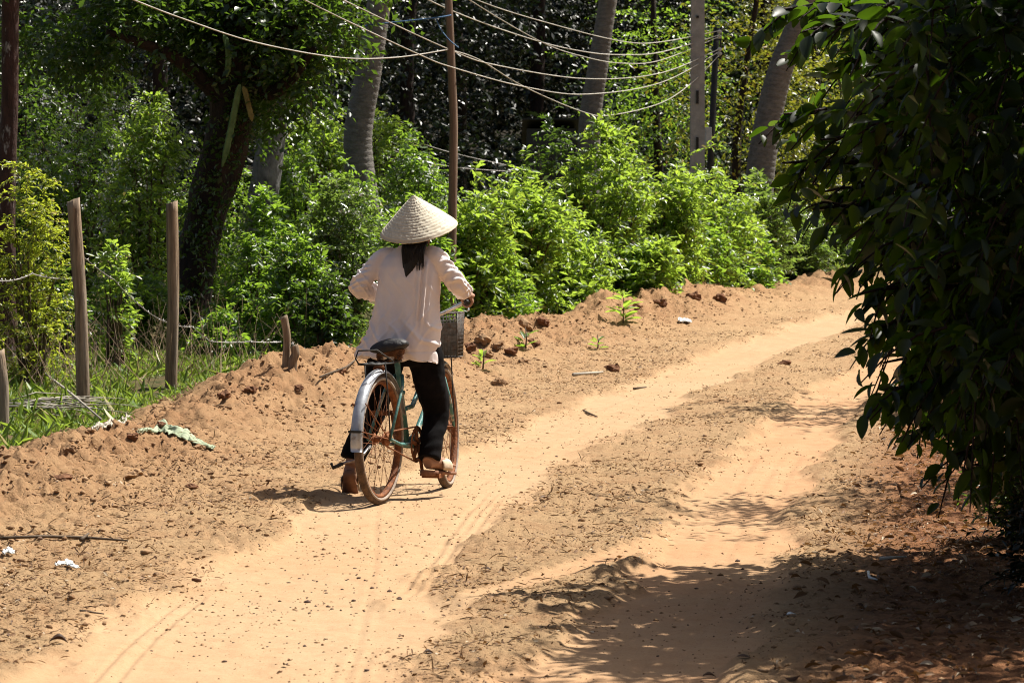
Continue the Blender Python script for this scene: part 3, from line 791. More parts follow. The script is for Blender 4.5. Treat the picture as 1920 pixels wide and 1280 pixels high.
def cactus(label, pts, D_, mat, r):
    P = [at(px, py, D_) for px, py in pts]
    o = P[0]; n = 40; V = []; seg = 12; Fc = []
    for i in range(n + 1):
        t = i / n * (len(P) - 1); k = min(int(t), len(P) - 2); f = t - k
        a = P[max(k - 1, 0)]; b = P[k]; c = P[k + 1]; d = P[min(k + 2, len(P) - 1)]
        q = .5 * ((2 * b) + (c - a) * f + (2 * a - 5 * b + 4 * c - d) * f * f + (3 * b - a - 3 * c + d) * f ** 3) - o
        sc = 1 + .16 * abs(math.sin(i * math.pi / 2.5)); tap = min(1, .35 + i * .12, (n - i) * .12 + .15)
        for s in range(seg):
            an = 2 * math.pi * s / seg + .5; lobe = .38 + .62 * (abs(math.cos(1.5 * an)) ** 1.6)
            rr = r * lobe * tap * (sc if lobe > .7 else 1)
            V.append((q.x + math.cos(an) * rr, q.y + math.sin(an) * rr, q.z))
    for i in range(n):
        for s in range(seg):
            l = (s + 1) % seg; Fc.append((i * seg + s, (i + 1) * seg + s, (i + 1) * seg + l, i * seg + l))
    mb = MB().add(V, Fc); ob = mb.build('hanging_cactus', mat); ob.location = o
    return tag(ob, label, 'cactus', 'cactus stems hanging in the leaning tree')
cactus('long scalloped green cactus stem hanging before the dark trunk', [(449, 158), (441, 195), (430, 250), (416, 314)], 32.5, M['cactus'], .036)
cactus('short bluish cactus stem hanging above the long one', [(420, 66), (427, 100), (425, 145)], 32.5, M['cactus'], .032)
cactus('small yellowed cactus stem beside the long green one', [(456, 162), (463, 190), (472, 228)], 32.5, M['cactus_dry'], .03)

# --- slim lichen-spotted trunk at the left edge and blotchy pale trunk
def plain_tree(name, label, pts, D_, rad, mat, crown, leafm, L=.11):
    x, y = wpos(pts[0][0], D_); zb = gz(x, y); o = Vector((x, y, zb))
    e = empty(name, o, label, 'tree')
    P = [at(px, py, D_) - o for px, py in pts]; P = [Vector((P[0].x, 0, -.15))] + P[1:]
    trunk_mesh(P, rad, 16, .07).build('trunk', mat, e)
    parts = [cloud(tuple(at(px, py, D_ + dy) - o), (rx, rx, rz), n, L, L * .5, nl=8, tw=.4, droop=.4, clump=12) for px, py, dy, rx, rz, n in crown]
    V, Fa, t = join(parts); npobj('crown', V, Fa, leafm, e, t, 'stuff')
    return e
plain_tree('slim_tree', 'slim reddish trunk with pale lichen spots at the left edge', [(14, 690), (12, 400), (18, 200), (20, 0), (24, -200)], 30, [.09, .08, .077, .076, .07], M['bark_brown'], [(40, -260, 0, 1., .7, 2200), (-120, -200, 0, .8, .6, 1500)], M['leaf_dark'])
plain_tree('gnarled_tree', 'pale blotchy trunk standing behind the leaning tree', [(480, 560), (488, 430), (500, 330), (515, 210), (540, 60), (560, -120)], 38, [.19, .17, .16, .15, .13, .1], M['bark_grey'], [(600, -140, 0, 1.2, .9, 2600), (520, 90, .6, .6, .5, 900)], M['leaf_mid'])

# --- hedge of bright bushes along the bank, and the thickets on the left
HG = 'bushes of the hedge along the bank'
hedge = [
    (880, 34, 335, 190, 'leaf_bright', 'leafy green bush in the hedge beside the wooden pole', 5200),
    (985, 36, 285, 200, 'leaf_bright', 'bright bush with upright leaf sprigs before the dark gap', 5600),
    (1125, 38.5, 232, 220, 'leaf_bright', 'tallest bush of the hedge at the foot of the slim palm', 6500),
    (1070, 36.8, 400, 210, 'leaf_bright', 'lower rounded bush in front of the tallest hedge bush', 4200),
    (1235, 40, 295, 190, 'leaf_bright', 'green hedge bush just left of the concrete pole', 5200),
    (1180, 38, 430, 170, 'leaf_bright', 'low bush above the crumbling bank in mid hedge', 3600),
    (1335, 42, 282, 190, 'leaf_bright', 'hedge bush in front of the concrete and meter poles', 5200),
    (1290, 41, 420, 180, 'leaf_mid', 'dark based bush overhanging the bank edge', 3800),
    (1425, 44, 340, 160, 'leaf_grey', 'pale glinting bush at the foot of the curved palm', 4400),
    (1400, 43, 450, 130, 'leaf_mid', 'small bush drooping over the end of the bank', 2400),
    (1490, 47, 372, 140, 'leaf_grey', 'greyish bush near the far end of the hedge', 3600),
    (1550, 54, 405, 130, 'leaf_grey', 'farthest pale bush where the hedge ends', 3000),
    (1030, 50, 205, 150, 'leaf_dark', 'thin dark bush half hiding the hut in the gap', 1500),
    (1590, 58, 418, 130, 'leaf_grey', 'pale bush beyond the bend behind the foreground leaves', 3000),
    (505, 36, 345, 110, 'leaf_mid', 'leafy bush climbing over the foot of the pale blotchy trunk', 2600),
    (930, 34.5, 470, 150, 'leaf_mid', 'dark low bush in the hedge right of the cyclist', 3200),
    (800, 32.5, 420, 130, 'leaf_mid', 'low bush half hidden behind the cyclist', 2400),
]
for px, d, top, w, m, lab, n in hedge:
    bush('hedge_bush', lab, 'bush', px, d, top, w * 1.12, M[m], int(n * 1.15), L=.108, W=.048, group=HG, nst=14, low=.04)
thick = [
    (770, 35, 345, 170, 'leaf_mid', 'bush with small leaves behind the conical hat', 4200, 0),
    (650, 33, 345, 190, 'leaf_grey', 'silvery bush with pale flower heads left of the cyclist', 4600, 60),
    (560, 31, 425, 180, 'leaf_mid', 'bright small leaved bush above the bank left of the cyclist', 4200, 20),
    (470, 31.5, 450, 160, 'leaf_mid', 'bush right of the leaning trunk', 3600, 0),
    (610, 30, 520, 130, 'leaf_dark', 'dark low bush by the broken post', 2200, 0),
    (420, 30.5, 590, 130, 'leaf_mid', 'low weedy bush at the foot of the leaning trunk', 1800, 0),
    (250, 32, 470, 200, 'leaf_mid', 'shady bush between the two tall fence posts', 4200, 10),
    (215, 29, 460, 90, 'leaf_bright', 'thin sapling with lit leaves between the fence posts', 900, 0),
    (110, 31, 500, 160, 'leaf_dark', 'shady bush behind the left fence post', 3000, 0),
]
TG = 'bushes of the thicket behind the fence'
for px, d, top, w, m, lab, n, fl in thick:
    bush('thicket_bush', lab, 'bush', px, d, top, w, M[m], n, L=.085, W=.036, group=TG, nst=13, fl=fl, droop=.35)
bush('lime_shrub', 'yellow green shrub with feathered leaves hiding the left fence post top', 'shrub', 60, 26.6, 345, 210, M['leaf_lime'], 5200, L=.052, W=.022, nst=12, droop=.45, tmpl=T4, nl=14, tw=.6, low=.35)
tall = [
    (150, 40, 90, 300, 'leaf_mid', 'tall vine draped thicket at the upper left with white flower heads', 8000, 150),
    (280, 38, 180, 230, 'leaf_bright', 'vine hung thicket left of the leaning trunk', 6200, 90),
    (40, 42, 60, 240, 'leaf_dark', 'dark tall thicket behind the lichen spotted trunk', 6000, 20),
    (600, 46, 120, 170, 'leaf_bright', 'sunlit vine curtain left of the grey palm', 6000, 0),
    (560, 41, 250, 200, 'leaf_mid', 'green thicket behind the pale blotchy trunk', 6000, 20),
    (715, 47, 165, 150, 'leaf_bright', 'rounded sunlit thicket right of the grey palm trunk', 5200, 0),
    (780, 43, 262, 180, 'leaf_mid', 'thicket with grey flower heads left of the wooden pole', 4600, 70),
    (650, 39, 290, 150, 'leaf_mid', 'leafy thicket at the foot of the grey palm', 4200, 30),
    (390, 42, 250, 260, 'leaf_mid', 'dark thicket behind the leaning trunk', 5600, 0),
    (1600, 56, 330, 240, 'leaf_olive', 'olive thicket glimpsed through the foreground leaves', 5200, 0),
    (1740, 50, 300, 260, 'leaf_mid', 'green thicket far behind the foreground tree', 5200, 0),
    (1880, 44, 300, 260, 'leaf_mid', 'green thicket at the right edge behind the foreground tree', 5200, 0),
]
for px, d, top, w, m, lab, n, fl in tall:
    bush('vine_thicket', lab, 'thicket', px, d, top, w, M[m], n, L=.095, W=.045, group='tall thickets at the edge of the wood', nst=16, fl=fl, droop=.75, low=.06, tw=.55, gap=-.06)
# broad leaved weed on the bank
def big_weed(label, px, py, h, n, L, mat, lit=True):
    p = onground(px, py); e = empty('weed', p, label, 'plant', 'weeds along the bank')
    base_m = None
    for i in range(n):
        az = rng.uniform(0, 6.28); z = h * (i + 1) / n * rng.uniform(.7, 1)
        P = np.array([[math.cos(az) * .02, math.sin(az) * .02, z * .8]]); D = np.array([[math.cos(az), math.sin(az), rng.uniform(.1, .9)]])
        V, Fa, k = leaf_arrays(P, D, np.array([[0, 0, 1.]]) + rng.normal(0, .2, (1, 3)), np.array([L * rng.uniform(.7, 1.1)]), np.array([L * .3]), TN)
        npobj('leaf', V, Fa, mat, e, np.full(len(V), rng.random()), smooth=True)
    MB().tube([(0, 0, -.03), (.01, 0, h * .5), (0, .01, h)], [.008, .006, .003], 6).build('stem', M['twig'], e)
    return e
big_weed('broad leaved weed drooping over the bank below the hedge', 1168, 604, .32, 16, .22, M['leaf_bright'])
big_weed('small leafy weed sprouting on the bank right of the basket', 905, 690, .16, 9, .12, M['leaf_bright'])
big_weed('small weed on the crumbling bank among dark clods', 985, 655, .2, 9, .12, M['leaf_mid'])
big_weed('tiny weed on the bank near the stones', 1120, 655, .14, 8, .1, M['leaf_mid'])

# --- fence of posts and barbed wire
fx = empty('barbed_wire_fence', onground(157, 755), 'old barbed wire fence on rough wooden posts at the left', 'fence')
o = fx.location.copy()
def post(px0, py0, px1, py1, r, label, square=False):
    b = onground(px0, py0); t = at(px1, py1, b.y)
    m = b.lerp(t, .55) + Vector((.015, 0, 0))
    mb = trunk_mesh([b - Vector((0, 0, .2)) - o, b - o, m - o, t - o], [r * 1.05, r * 1.03, r, r * .93], 14, .10, 4)
    topz = max(v[2] for v in mb.v)
    mb.v = [(v[0], v[1], v[2] + (v[0] - (t - o).x) * .3 + rng.uniform(-.008, .008)) if v[2] > topz - .012 else v for v in mb.v]
    ob = mb.build('fence_post', M['post_wood'], fx)
    if label: ob['label'] = label
    return b, t
pa = post(157, 757, 137, 376, .047, 'left post tilted, top hidden by yellow leaves')
pb = post(321, 727, 322, 380, .046, 'straight grey split post')
pc = post(3, 806, -6, 660, .05, 'short dark post stub at the left edge')
pd = post(537, 682, 532, 594, .028, 'broken short post in the bushes')
pe = post(549, 682, 551, 648, .03, None)
def barbed(pts):
    mb = MB(); P = []
    for i in range(len(pts) - 1):
        a, b = Vector(pts[i]), Vector(pts[i + 1]); n = max(int((b - a).length / .03), 4)
        for k in range(n):
            t = k / n; q = a.lerp(b, t); q.z -= .22 * (1 - (2 * t - 1) ** 2) * (b - a).length * .12; P.append(q - o)
    mb.tube(P, .0045, 4)
    for k in range(2, len(P) - 2, 4):
        for s in (1, -1):
            d = Vector((rng.normal(0, 1), rng.normal(0, 1), rng.normal(0, 1))).normalized() * .02
            mb.tube([P[k] - d, P[k] + d], .0035, 3)
    mb.build('barbed_wire', M['barb'], fx)
barbed([at(-30, 520, 24.5), at(60, 513, 26), at(153, 520, 26.9)])
barbed([at(155, 480, 27), at(215, 525, 27.4), at(265, 575, 27.8), at(320, 606, 28.5), at(360, 612, 29), at(395, 640, 29.2), at(470, 640, 29.4), at(533, 640, 29.6)])
barbed([at(537, 640, 29.5), at(590, 660, 29.4), at(550, 682, 29.5)])

# ------------------------------------------------------------------ foreground tree at the right
def fore_tree():
    o = Vector((3.9, 15.2, gz(3.9, 15.2)))
    e = empty('foreground_tree', o, 'dark broad leaved tree overhanging the road at the right', 'tree')
    trunk_mesh([(0, 0, -.2), (-.1, .05, .8), (-.25, -.05, 1.7), (-.3, -.1, 3.2)], [.16, .13, .1, .05], 14, .1).build('trunk', M['bark_dark'], e)
    tips = [(1412, 20), (1470, 60), (1540, 118), (1436, 214), (1505, 262), (1432, 306), (1500, 362), (1490, 392), (1600, 420), (1556, 482), (1580, 550), (1592, 618), (1622, 680), (1625, 730), (1690, 805), (1745, 850), (1790, 872), (1560, 40), (1500, 20)]
    # outline of the crown: left edge by height, lower edge by x
    ey = np.array([-900, -300, 0, 100, 200, 300, 400, 500, 600, 700, 780, 860]); ex = np.array([2200, 1800, 1665, 1680, 1670, 1675, 1690, 1690, 1715, 1765, 1825, 1890])
    S = []; D = []; LN = []; d0 = []
    R = np.random.default_rng(5)
    tipd = []
    paths = []
    for px, py in tips:
        px += 34
        d = R.uniform(12.8, 14.2); tip = np.array(at(px, py, d)); inn = np.array(at(px + 190, py - 40 + R.uniform(-30, 20), d + R.uniform(-.2, .4)))
        tipd.append((inn, tip)); paths.append(np.stack([np.array(o) + [-.3, -.1, 1.2 + (400 - py) / 400], inn, tip]))
        for t in (0, .2, .4, .58, .74):
            S.append(inn + (tip - inn) * t); dv = (tip - inn); D.append(dv + R.normal(0, .12, 3)); LN.append(np.linalg.norm(dv) * (1 - t) if t == .72 else .22)
    nt = 2700; cnt = 0
    while cnt < nt:
        py = R.uniform(-900, 800); px = R.uniform(1545, 2600)
        if px < np.interp(py, ey, ex) + R.exponential(25): continue
        if py > 735 - max(0, 1750 - px) * .15: continue
        if py > 560 and px < 1760 and R.random() < .25: continue
        d = R.uniform(12.2, 15.2)
        if py < -250 and R.random() < .68: continue
        if -250 <= py < -30 and R.random() < .5: continue
        p = np.array(at(px, py, d)); S.append(p)
        dv = p - (np.array(o) + [-.2, 0, 2.0]); dv = dv / np.linalg.norm(dv) + R.normal(0, .5, 3); dv[2] -= .25
        D.append(dv); LN.append(R.uniform(.2, .38)); cnt += 1
    S = np.array(S); D = np.array(D); LN = np.array(LN)
    P, LD, LNn, LL, WW = twig_leaves(S, D, LN, 8, .125, .055, .4, .7, .85, .38, R)
    LD[:, 2] -= .18
    # those that show largest and stand at the lit edge are leaves of their own
    fwd = P[:, 1]; pxs = 960 + P[:, 0] / P[:, 1] * F; pys = 400 + (CH - P[:, 2]) / P[:, 1] * F
    edge = pxs - np.interp(pys, ey, ex)
    ok = (pys > -20) & (pys < 930) & (pxs < 1925)
    score = np.where(ok, -edge * .6 - (fwd - 13) * 60, -1e9)
    order = np.argsort(-score); single = order[:290]; rest = order[290:]
    P -= np.array(o)
    meshes = []
    for q in range(6):
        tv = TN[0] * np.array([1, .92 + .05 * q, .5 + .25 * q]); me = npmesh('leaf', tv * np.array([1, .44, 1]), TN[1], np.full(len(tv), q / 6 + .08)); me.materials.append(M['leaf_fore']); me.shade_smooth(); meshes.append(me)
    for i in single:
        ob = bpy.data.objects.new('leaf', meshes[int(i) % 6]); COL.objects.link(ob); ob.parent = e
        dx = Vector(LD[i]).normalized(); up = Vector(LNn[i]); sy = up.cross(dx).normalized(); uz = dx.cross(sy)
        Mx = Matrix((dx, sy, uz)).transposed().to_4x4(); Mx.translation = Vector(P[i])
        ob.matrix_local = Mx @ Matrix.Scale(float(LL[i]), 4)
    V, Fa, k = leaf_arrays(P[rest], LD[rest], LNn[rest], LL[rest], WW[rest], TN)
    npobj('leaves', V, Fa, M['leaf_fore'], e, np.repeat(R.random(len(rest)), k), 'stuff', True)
    Dn = nrm(D); E = S + Dn * LN[:, None]; E[:, 2] -= .55 * LN
    V, Fa = tubes_np(bez(S, S + Dn * LN[:, None] * .5, E, 4) - np.array(o), np.full(len(S), .006), np.full(len(S), .0025), 4)
    npobj('twigs', V, Fa, M['bark_dark'], e, kind='stuff')
    for pth in paths:
        q = bez(pth[None, 0], pth[None, 1], pth[None, 2], 14) - np.array(o)
        V, Fa = tubes_np(q, np.array([.035]), np.array([.004]), 7)
        npobj('branch', V, Fa, M['bark_dark'], e, smooth=True)
fore_tree()

def side_tree(label, x, y, hc, rx, rz, n):
    o = Vector((x, y, gz(x, y))); e = empty('roadside_tree', o, label, 'tree')
    trunk_mesh([(0, 0, -.2), (.05, 0, hc * .6), (.0, .1, hc * 1.2)], [.1, .08, .04], 12, .1).build('trunk', M['bark_dark'], e)
    V, Fa, t = cloud((0, 0, hc), (rx, rx, rz), n, .12, .05, tw=.45, droop=.5, clump=22)
    npobj('crown', V, Fa, M['leaf_dark'], e, t, 'stuff')
pp = []
for k in range(9):
    pp.append(cloud((.5 + k * 1.7, -7 + rng.uniform(-1, 1), 4.5 + rng.uniform(-.5, 1.5)), (1.7, 1.6, 4.5), 900, .4, .22, tw=.9, droop=.3, shell=.6))
V, Fa, t = join(pp)
npobj('sky_blocking_leaves', V, Fa, M['leaf_deep'], None, t, 'stuff')  # unseen leaf mass added behind the camera to block sky light
side_tree('smaller dark tree behind the foreground tree, shading the right rut', 4.5, 25.3, 2.3, 1.55, 1.7, 5200)
side_tree('loose dark tree added out of sight behind the foreground tree to dapple the right verge', 3.85, 18.4, 3.1, 1.45, 1.5, 2400)  # added hidden behind the foreground tree so its shadow dapples the verge
side_tree('dark tree farther along the right of the road', 6.6, 33, 2.2, 1.4, 1.9, 4600)
side_tree('tall dark tree just outside the picture at the right, shading the road', 3.5, 12.0, 3.5, 1.6, 2.0, 4600)
bush('corner_shrub', 'small leaved shrub low at the right edge under the tree', 'shrub', 1935, 15.2, 745, 210, M['leaf_dark'], 3800, L=.045, W=.02, nst=12, low=.05, tw=.5)
bush('corner_shrub', 'dim shrub lowest at the right edge in deep shade', 'shrub', 1990, 13.2, 900, 220, M['leaf_deep'], 2600, L=.05, W=.022, nst=10, low=.05, tw=.5)

# ------------------------------------------------------------------ grass, litter, clods
def scatter(n, xr, yr, keep):
    X = rng.uniform(*xr, n); Y = rng.uniform(*yr, n)
    k = keep(X, Y); return X[k], Y[k]
def inview(X, Y, m=60): 
    p = 960 + X / Y * F; return (p > -m) & (p < 1920 + m)
def tr_of(X, Y): return weights(X, Y)

def grass_patch():
    X, Y = scatter(150000, (-5, -.2), (15, 36), lambda X, Y: inview(X, Y) & (tr_of(X, Y)[1] > .3 + rng.random(len(X)) * .35) & (X - XB(Y) > -3.4) & (vnoise(X * 3, Y * 2, 8) > -.22))
    k = min(len(X), 60000); X, Y = X[:k], Y[:k]
    P = np.stack([X, Y, terrain(X, Y) - .005], -1)
    D = rng.normal(0, .8, P.shape); D[:, 2] = rng.uniform(.3, 1.2, len(X))
    Nn = rng.normal(0, 1, P.shape); LL = rng.uniform(.03, .075, len(X)) * (1 + (rng.random(len(X)) < .04) * 2)
    V, Fa, kk = leaf_arrays(P, D, Nn, LL, np.full(len(X), .008), T2)
    npobj('grass', V, Fa, M['grass'], None, np.repeat(rng.random(len(X)), kk), 'stuff')
    X, Y = scatter(9000, (2, 9), (43, 60), lambda X, Y: (tr_of(X, Y)[1] > .5) & (X - XB(Y) < 4))
    P = np.stack([X, Y, terrain(X, Y)], -1); D = rng.normal(0, .6, P.shape); D[:, 2] = rng.uniform(.5, 1.2, len(X))
    V, Fa, kk = leaf_arrays(P, D, rng.normal(0, 1, P.shape), rng.uniform(.06, .14, len(X)), np.full(len(X), .016), T2)
    npobj('far_grass', V, Fa, M['grass'], None, np.repeat(rng.random(len(X)), kk), 'stuff')
    # dry stalks at the fence
    X, Y = scatter(900, (-4.6, -1.5), (25, 31), lambda X, Y: inview(X, Y) & (X - XB(Y) < -1.2) & (rng.random(len(X)) < .5))
    P = np.stack([X, Y, terrain(X, Y)], -1); D = rng.normal(0, .5, P.shape); D[:, 2] = 1
    E = P + nrm(D) * rng.uniform(.25, .7, len(X))[:, None]
    V, Fa = tubes_np(bez(P, (P + E) / 2 + rng.normal(0, .03, P.shape), E, 4), np.full(len(X), .003), np.full(len(X), .0012), 3)
    npobj('dry_stalks', V, Fa, M['stick'], None, kind='stuff')
grass_patch()

# small clods and crumbs (nobody could count them)
ico_v = np.array([[0, 0, 1], [.894, 0, .447], [.276, .851, .447], [-.724, .526, .447], [-.724, -.526, .447], [.276, -.851, .447], [.724, .526, -.447], [-.276, .851, -.447], [-.894, 0, -.447], [-.276, -.851, -.447], [.724, -.526, -.447], [0, 0, -1]])
ico_f = np.array([[0, 1, 2], [0, 2, 3], [0, 3, 4], [0, 4, 5], [0, 5, 1], [1, 6, 2], [2, 7, 3], [3, 8, 4], [4, 9, 5], [5, 10, 1], [2, 6, 7], [3, 7, 8], [4, 8, 9], [5, 9, 10], [1, 10, 6], [6, 11, 7], [7, 11, 8], [8, 11, 9], [9, 11, 10], [10, 11, 6]])
oct_v = np.array([[1, 0, 0], [0, 1, 0], [-1, 0, 0], [0, -1, 0], [0, 0, 1], [0, 0, -1.]]); oct_f = np.array([[0, 1, 4], [1, 2, 4], [2, 3, 4], [3, 0, 4], [1, 0, 5], [2, 1, 5], [3, 2, 5], [0, 3, 5]])
def lumps(name, X, Y, r, mat, flat=.7, sink=.3, small=False):
    n = len(X); tv, tf = (oct_v, oct_f) if small else (ico_v, ico_f); nv = len(tv)
    an = rng.uniform(0, 6.28, n); ca, sa = np.cos(an), np.sin(an)
    tvr = np.stack([tv[None, :, 0] * ca[:, None] - tv[None, :, 1] * sa[:, None], tv[None, :, 0] * sa[:, None] + tv[None, :, 1] * ca[:, None], np.broadcast_to(tv[None, :, 2], (n, nv))], -1)
    sh = tvr * rng.uniform(.55, 1.35, (n, nv, 1)) * np.stack([rng.uniform(.7, 1.3, n), rng.uniform(.7, 1.3, n), np.full(n, flat)], -1)[:, None]
    P = np.stack([X, Y, terrain(X, Y) + r * flat * (1 - sink) * .6], -1)
    V = (P[:, None] + sh * r[:, None, None]).reshape(-1, 3)
    Fa = (tf[None] + (np.arange(n) * nv)[:, None, None]).reshape(-1, 3)
    return npobj(name, V, Fa, mat, None, None, 'stuff')
X, Y = scatter(90000, (-4, 4.5), (10, 42), lambda X, Y: inview(X, Y) & (rng.random(len(X)) < (1 - tr_of(X, Y)[0]) * (.10 + 1.3 * np.exp(-((X - XB(Y) - .3) / .5) ** 2)) * np.clip(26 / Y, .3, 2) * .6) & (tr_of(X, Y)[1] < .5) & (vnoise(X * 1.8, Y * 1.2, 71) > -.16))
k = min(len(X), 15000); lumps('earth_crumbs', X[:k], Y[:k], np.minimum(rng.gamma(2.0, .0038, k) + .003, .018), M['clod'], .6, .55)
X, Y = scatter(16000, (-3.2, 1.8), (10.4, 22), lambda X, Y: inview(X, Y) & (tr_of(X, Y)[0] > .3) & (rng.random(len(X)) < .05 + .5 * np.exp(-((X + .72) / .33) ** 2 - ((Y - 13) / 2) ** 2)) & (vnoise(X * 2.5, Y * 1.5, 61) > -.2))
k = min(len(X), 1300); lumps('gravel', X[:k], Y[:k], rng.gamma(2, .0016, k) + .0015, M['pebble'], .7, .9)
X, Y = scatter(160000, (-3.4, 3.6), (10, 30), lambda X, Y: inview(X, Y) & (rng.random(len(X)) < .42 * (1 - .62 * tr_of(X, Y)[0]) * np.clip(15 / Y, .3, 1.5) * (.25 + 1.1 * sstep(-.2, .25, fbm(X * 1.2, Y * .8, 66, 3)))) & (tr_of(X, Y)[1] < .5))
k = min(len(X), 42000); lumps('soil_grit', X[:k], Y[:k], np.minimum(rng.gamma(1.6, .0017, k) + .0012, .012), M['grit'], .6, .6, True)
# broken straw, leaf bits and bark on the rough ground
def litter(name, n, keep, L, W, mat, xr=(-4, 4.5), yr=(10, 40), lift=.012, rel=.6):
    X, Y = scatter(n, xr, yr, lambda X, Y: inview(X, Y) & keep(X, Y))
    P = np.stack([X, Y, terrain(X, Y) + lift * rng.random(len(X))], -1)
    D = rng.normal(0, 1, P.shape) * np.array([1, 1, .3]); Nn = rng.normal(0, .6, P.shape) + np.array([0, 0, 1.])
    LL = np.minimum(rng.gamma(3, L / 3, len(X)) + .004, L * 2.2)
    V, Fa, kk = leaf_arrays(P, D, Nn, LL, LL * W, (T4[0] * np.array([1, 1, rel]), T4[1]))
    npobj(name, V, Fa, mat, None, np.repeat(rng.random(len(X)), kk), 'stuff')
def rough_keep(dens):
    def f(X, Y):
        tr, gr, s, a, b = tr_of(X, Y)
        return (rng.random(len(X)) < dens * (1 - tr) * np.clip(26 / Y, .25, 2.2) * sstep(-.25, .2, fbm(X * 1.6, Y * 1.1, 81, 3))) & (gr < .6) & (s > -.6)
    return f
litter('straw_litter', 150000, rough_keep(.5), .028, .10, M['straw'])
litter('leaf_crumbs', 130000, rough_keep(.6), .012, .5, M['dry_leaf'])
litter('fallen_leaves', 15000, lambda X, Y: (X - XR(Y) > .3) & (rng.random(len(X)) < sstep(.25, 1.0, X - XR(Y)) * .75), .030, .4, M['dry_leaf'], (.5, 4), (10, 24), .02, 1.6)

# countable things on the ground
def clod(px, py, r, label, mat='clod', group=None, cat='clod', name='earth_clod', fl=.75):
    p = onground(px, py); mb = MB().ball((0, 0, 0), (1, 1, 1), 12, 8)
    sd = random.random() * 50; V = []
    for v in mb.v:
        v = Vector(v); f = 1 + .95 * float(vnoise(v.x * 1.7 + sd, v.y * 1.7 + v.z * 1.3, 6)) + .7 * float(vnoise(v.x * 4 + sd, v.z * 4 + v.y * 2, 9))
        V.append((v.x * r * f * 1.15, v.y * r * f, v.z * r * f * fl))
    mb.v = V; ob = mb.build(name, M[mat], None, False); ob.location = p + Vector((0, 0, r * fl * .4)); ob.rotation_euler = (0, 0, random.random() * 6)
    return tag(ob, label, cat, group)
clod(248, 893, .045, 'larger orange brown clod at the foot of the left bank', fl=.6)
clod(116, 902, .05, 'flat dark clod left of the orange one at the bank foot', 'clod_dark', fl=.5)
clod(376, 842, .028, 'small clod lying on the pale green rag', fl=.7)
clod(133, 846, .03, 'upright brown clod high on the left bank')
clod(935, 722, .05, 'squarish red clod on the verge right of the front wheel')
clod(1150, 696, .055, 'round dark clod lying alone on the verge below the hedge', 'clod_dark')
clod(1472, 683, .05, 'dark red clod on the strip between the ruts', 'clod_dark', fl=.5)
clod(362, 914, .03, 'dark clod on bare earth right of the orange clod', 'clod_dark', fl=.5)
BG_ = 'lumps of earth crumbling from the bank'
for px, py, r in ((905, 640, .1), (935, 652, .085), (960, 662, .08), (880, 655, .08), (1000, 648, .09), (1020, 606, .11), (985, 612, .1), (1240, 572, .1), (1300, 560, .11), (1350, 562, .1), (915, 668, .07), (985, 680, .07), (1195, 578, .09), (640, 700, .06), (560, 730, .05), (470, 735, .07), (420, 745, .07), (250, 822, .05), (300, 800, .045)):
    clod(px, py, r * .62, 'rough lump of earth crumbling from the bank below the bushes', 'clod' if px % 2 else 'clod_dark', BG_)
def stick(pts, r, label, mat='stick', group=None, cat='stick', name='dry_stick', lift=.012):
    P = [onground(px, py) + Vector((0, 0, lift)) for px, py in pts]; o = P[0].copy()
    mb = MB().tube([p - o for p in P], [r] * (len(P) - 1) + [r * .5], 6); ob = mb.build(name, M[mat]); ob.location = o
    return tag(ob, label, cat, group)
stick([(0, 1013), (80, 1010), (160, 1012), (240, 1018)], .007, 'long dark stick lying across the litter at the left edge', 'twig')
stick([(150, 1150), (195, 1156)], .005, 'short dark twig on pale sand at the lower left', 'twig')
stick([(152, 1024), (166, 1012)], .01, 'stubby dark stick poking up by the long stick', 'twig', lift=.03)
stick([(1650, 1052), (1700, 1048)], .009, 'pale straight stick in the leaf litter under the tree', 'pale_dry')
stick([(1628, 1085), (1630, 1096), (1645, 1100)], .006, 'white curved stem lying in shade at the right', 'white_scrap', lift=.03)
stick([(1094, 772), (1105, 778), (1120, 784)], .008, 'thin curved twig on the smooth rut', 'twig')
stick([(1075, 705), (1130, 700)], .016, 'pale stick lying on the verge below the hedge', 'pale_dry')
stick([(1188, 731), (1212, 728)], .009, 'dark twig beside the smooth rut on the verge', 'twig')
stick([(600, 720), (650, 700), (680, 676)], .008, 'dry root sticking out of the bank left of the cyclist', 'twig', lift=.05)

# dry curled leaves one can point to
def curl_leaf(px, py, L, label, mat='dry_leaf', curl=1.4, tint=.2, rz=0., w=.55, lift=.01, name='dry_leaf'):
    p = onground(px, py); V = []; Fc = []; nu, nv = 9, 7
    for i in range(nu):
        u = i / (nu - 1); hw = w * .5 * math.sin(math.pi * min(max(u, .03), .97)) ** .8
        for j in range(nv):
            v = (j / (nv - 1) - .5) * 2 * hw
            V.append((L * (u - .5), L * v * math.cos(v * curl), L * (abs(v) ** 1.5 * curl * .8 + .35 * curl * (.25 - (u - .5) ** 2))))
    for i in range(nu - 1):
        for j in range(nv - 1): a = i * nv + j; Fc.append((a, a + nv, a + nv + 1, a + 1))
    mb = MB().add(V, Fc); ob = mb.build(name, M[mat]); ob.location = p + Vector((0, 0, lift)); ob.rotation_euler = (.15, .1, rz)
    so = ob.modifiers.new('s', 'SOLIDIFY'); so.thickness = .0015
    a = ob.data.attributes.new('tint', 'FLOAT', 'POINT'); a.data.foreach_set('value', np.full(len(V), tint, np.float32))
    return tag(ob, label, 'dry leaf')
curl_leaf(110, 1208, .065, 'large curled dark brown leaf at the lower left', tint=.05, curl=2.0, rz=.2)
curl_leaf(752, 1198, .03, 'small tan leaf standing on the sand near the bottom', tint=.6, curl=1.5, rz=1.)
curl_leaf(803, 1228, .035, 'dark curled leaf on the rough sand near the bottom', tint=.1, curl=1.6, rz=.4)
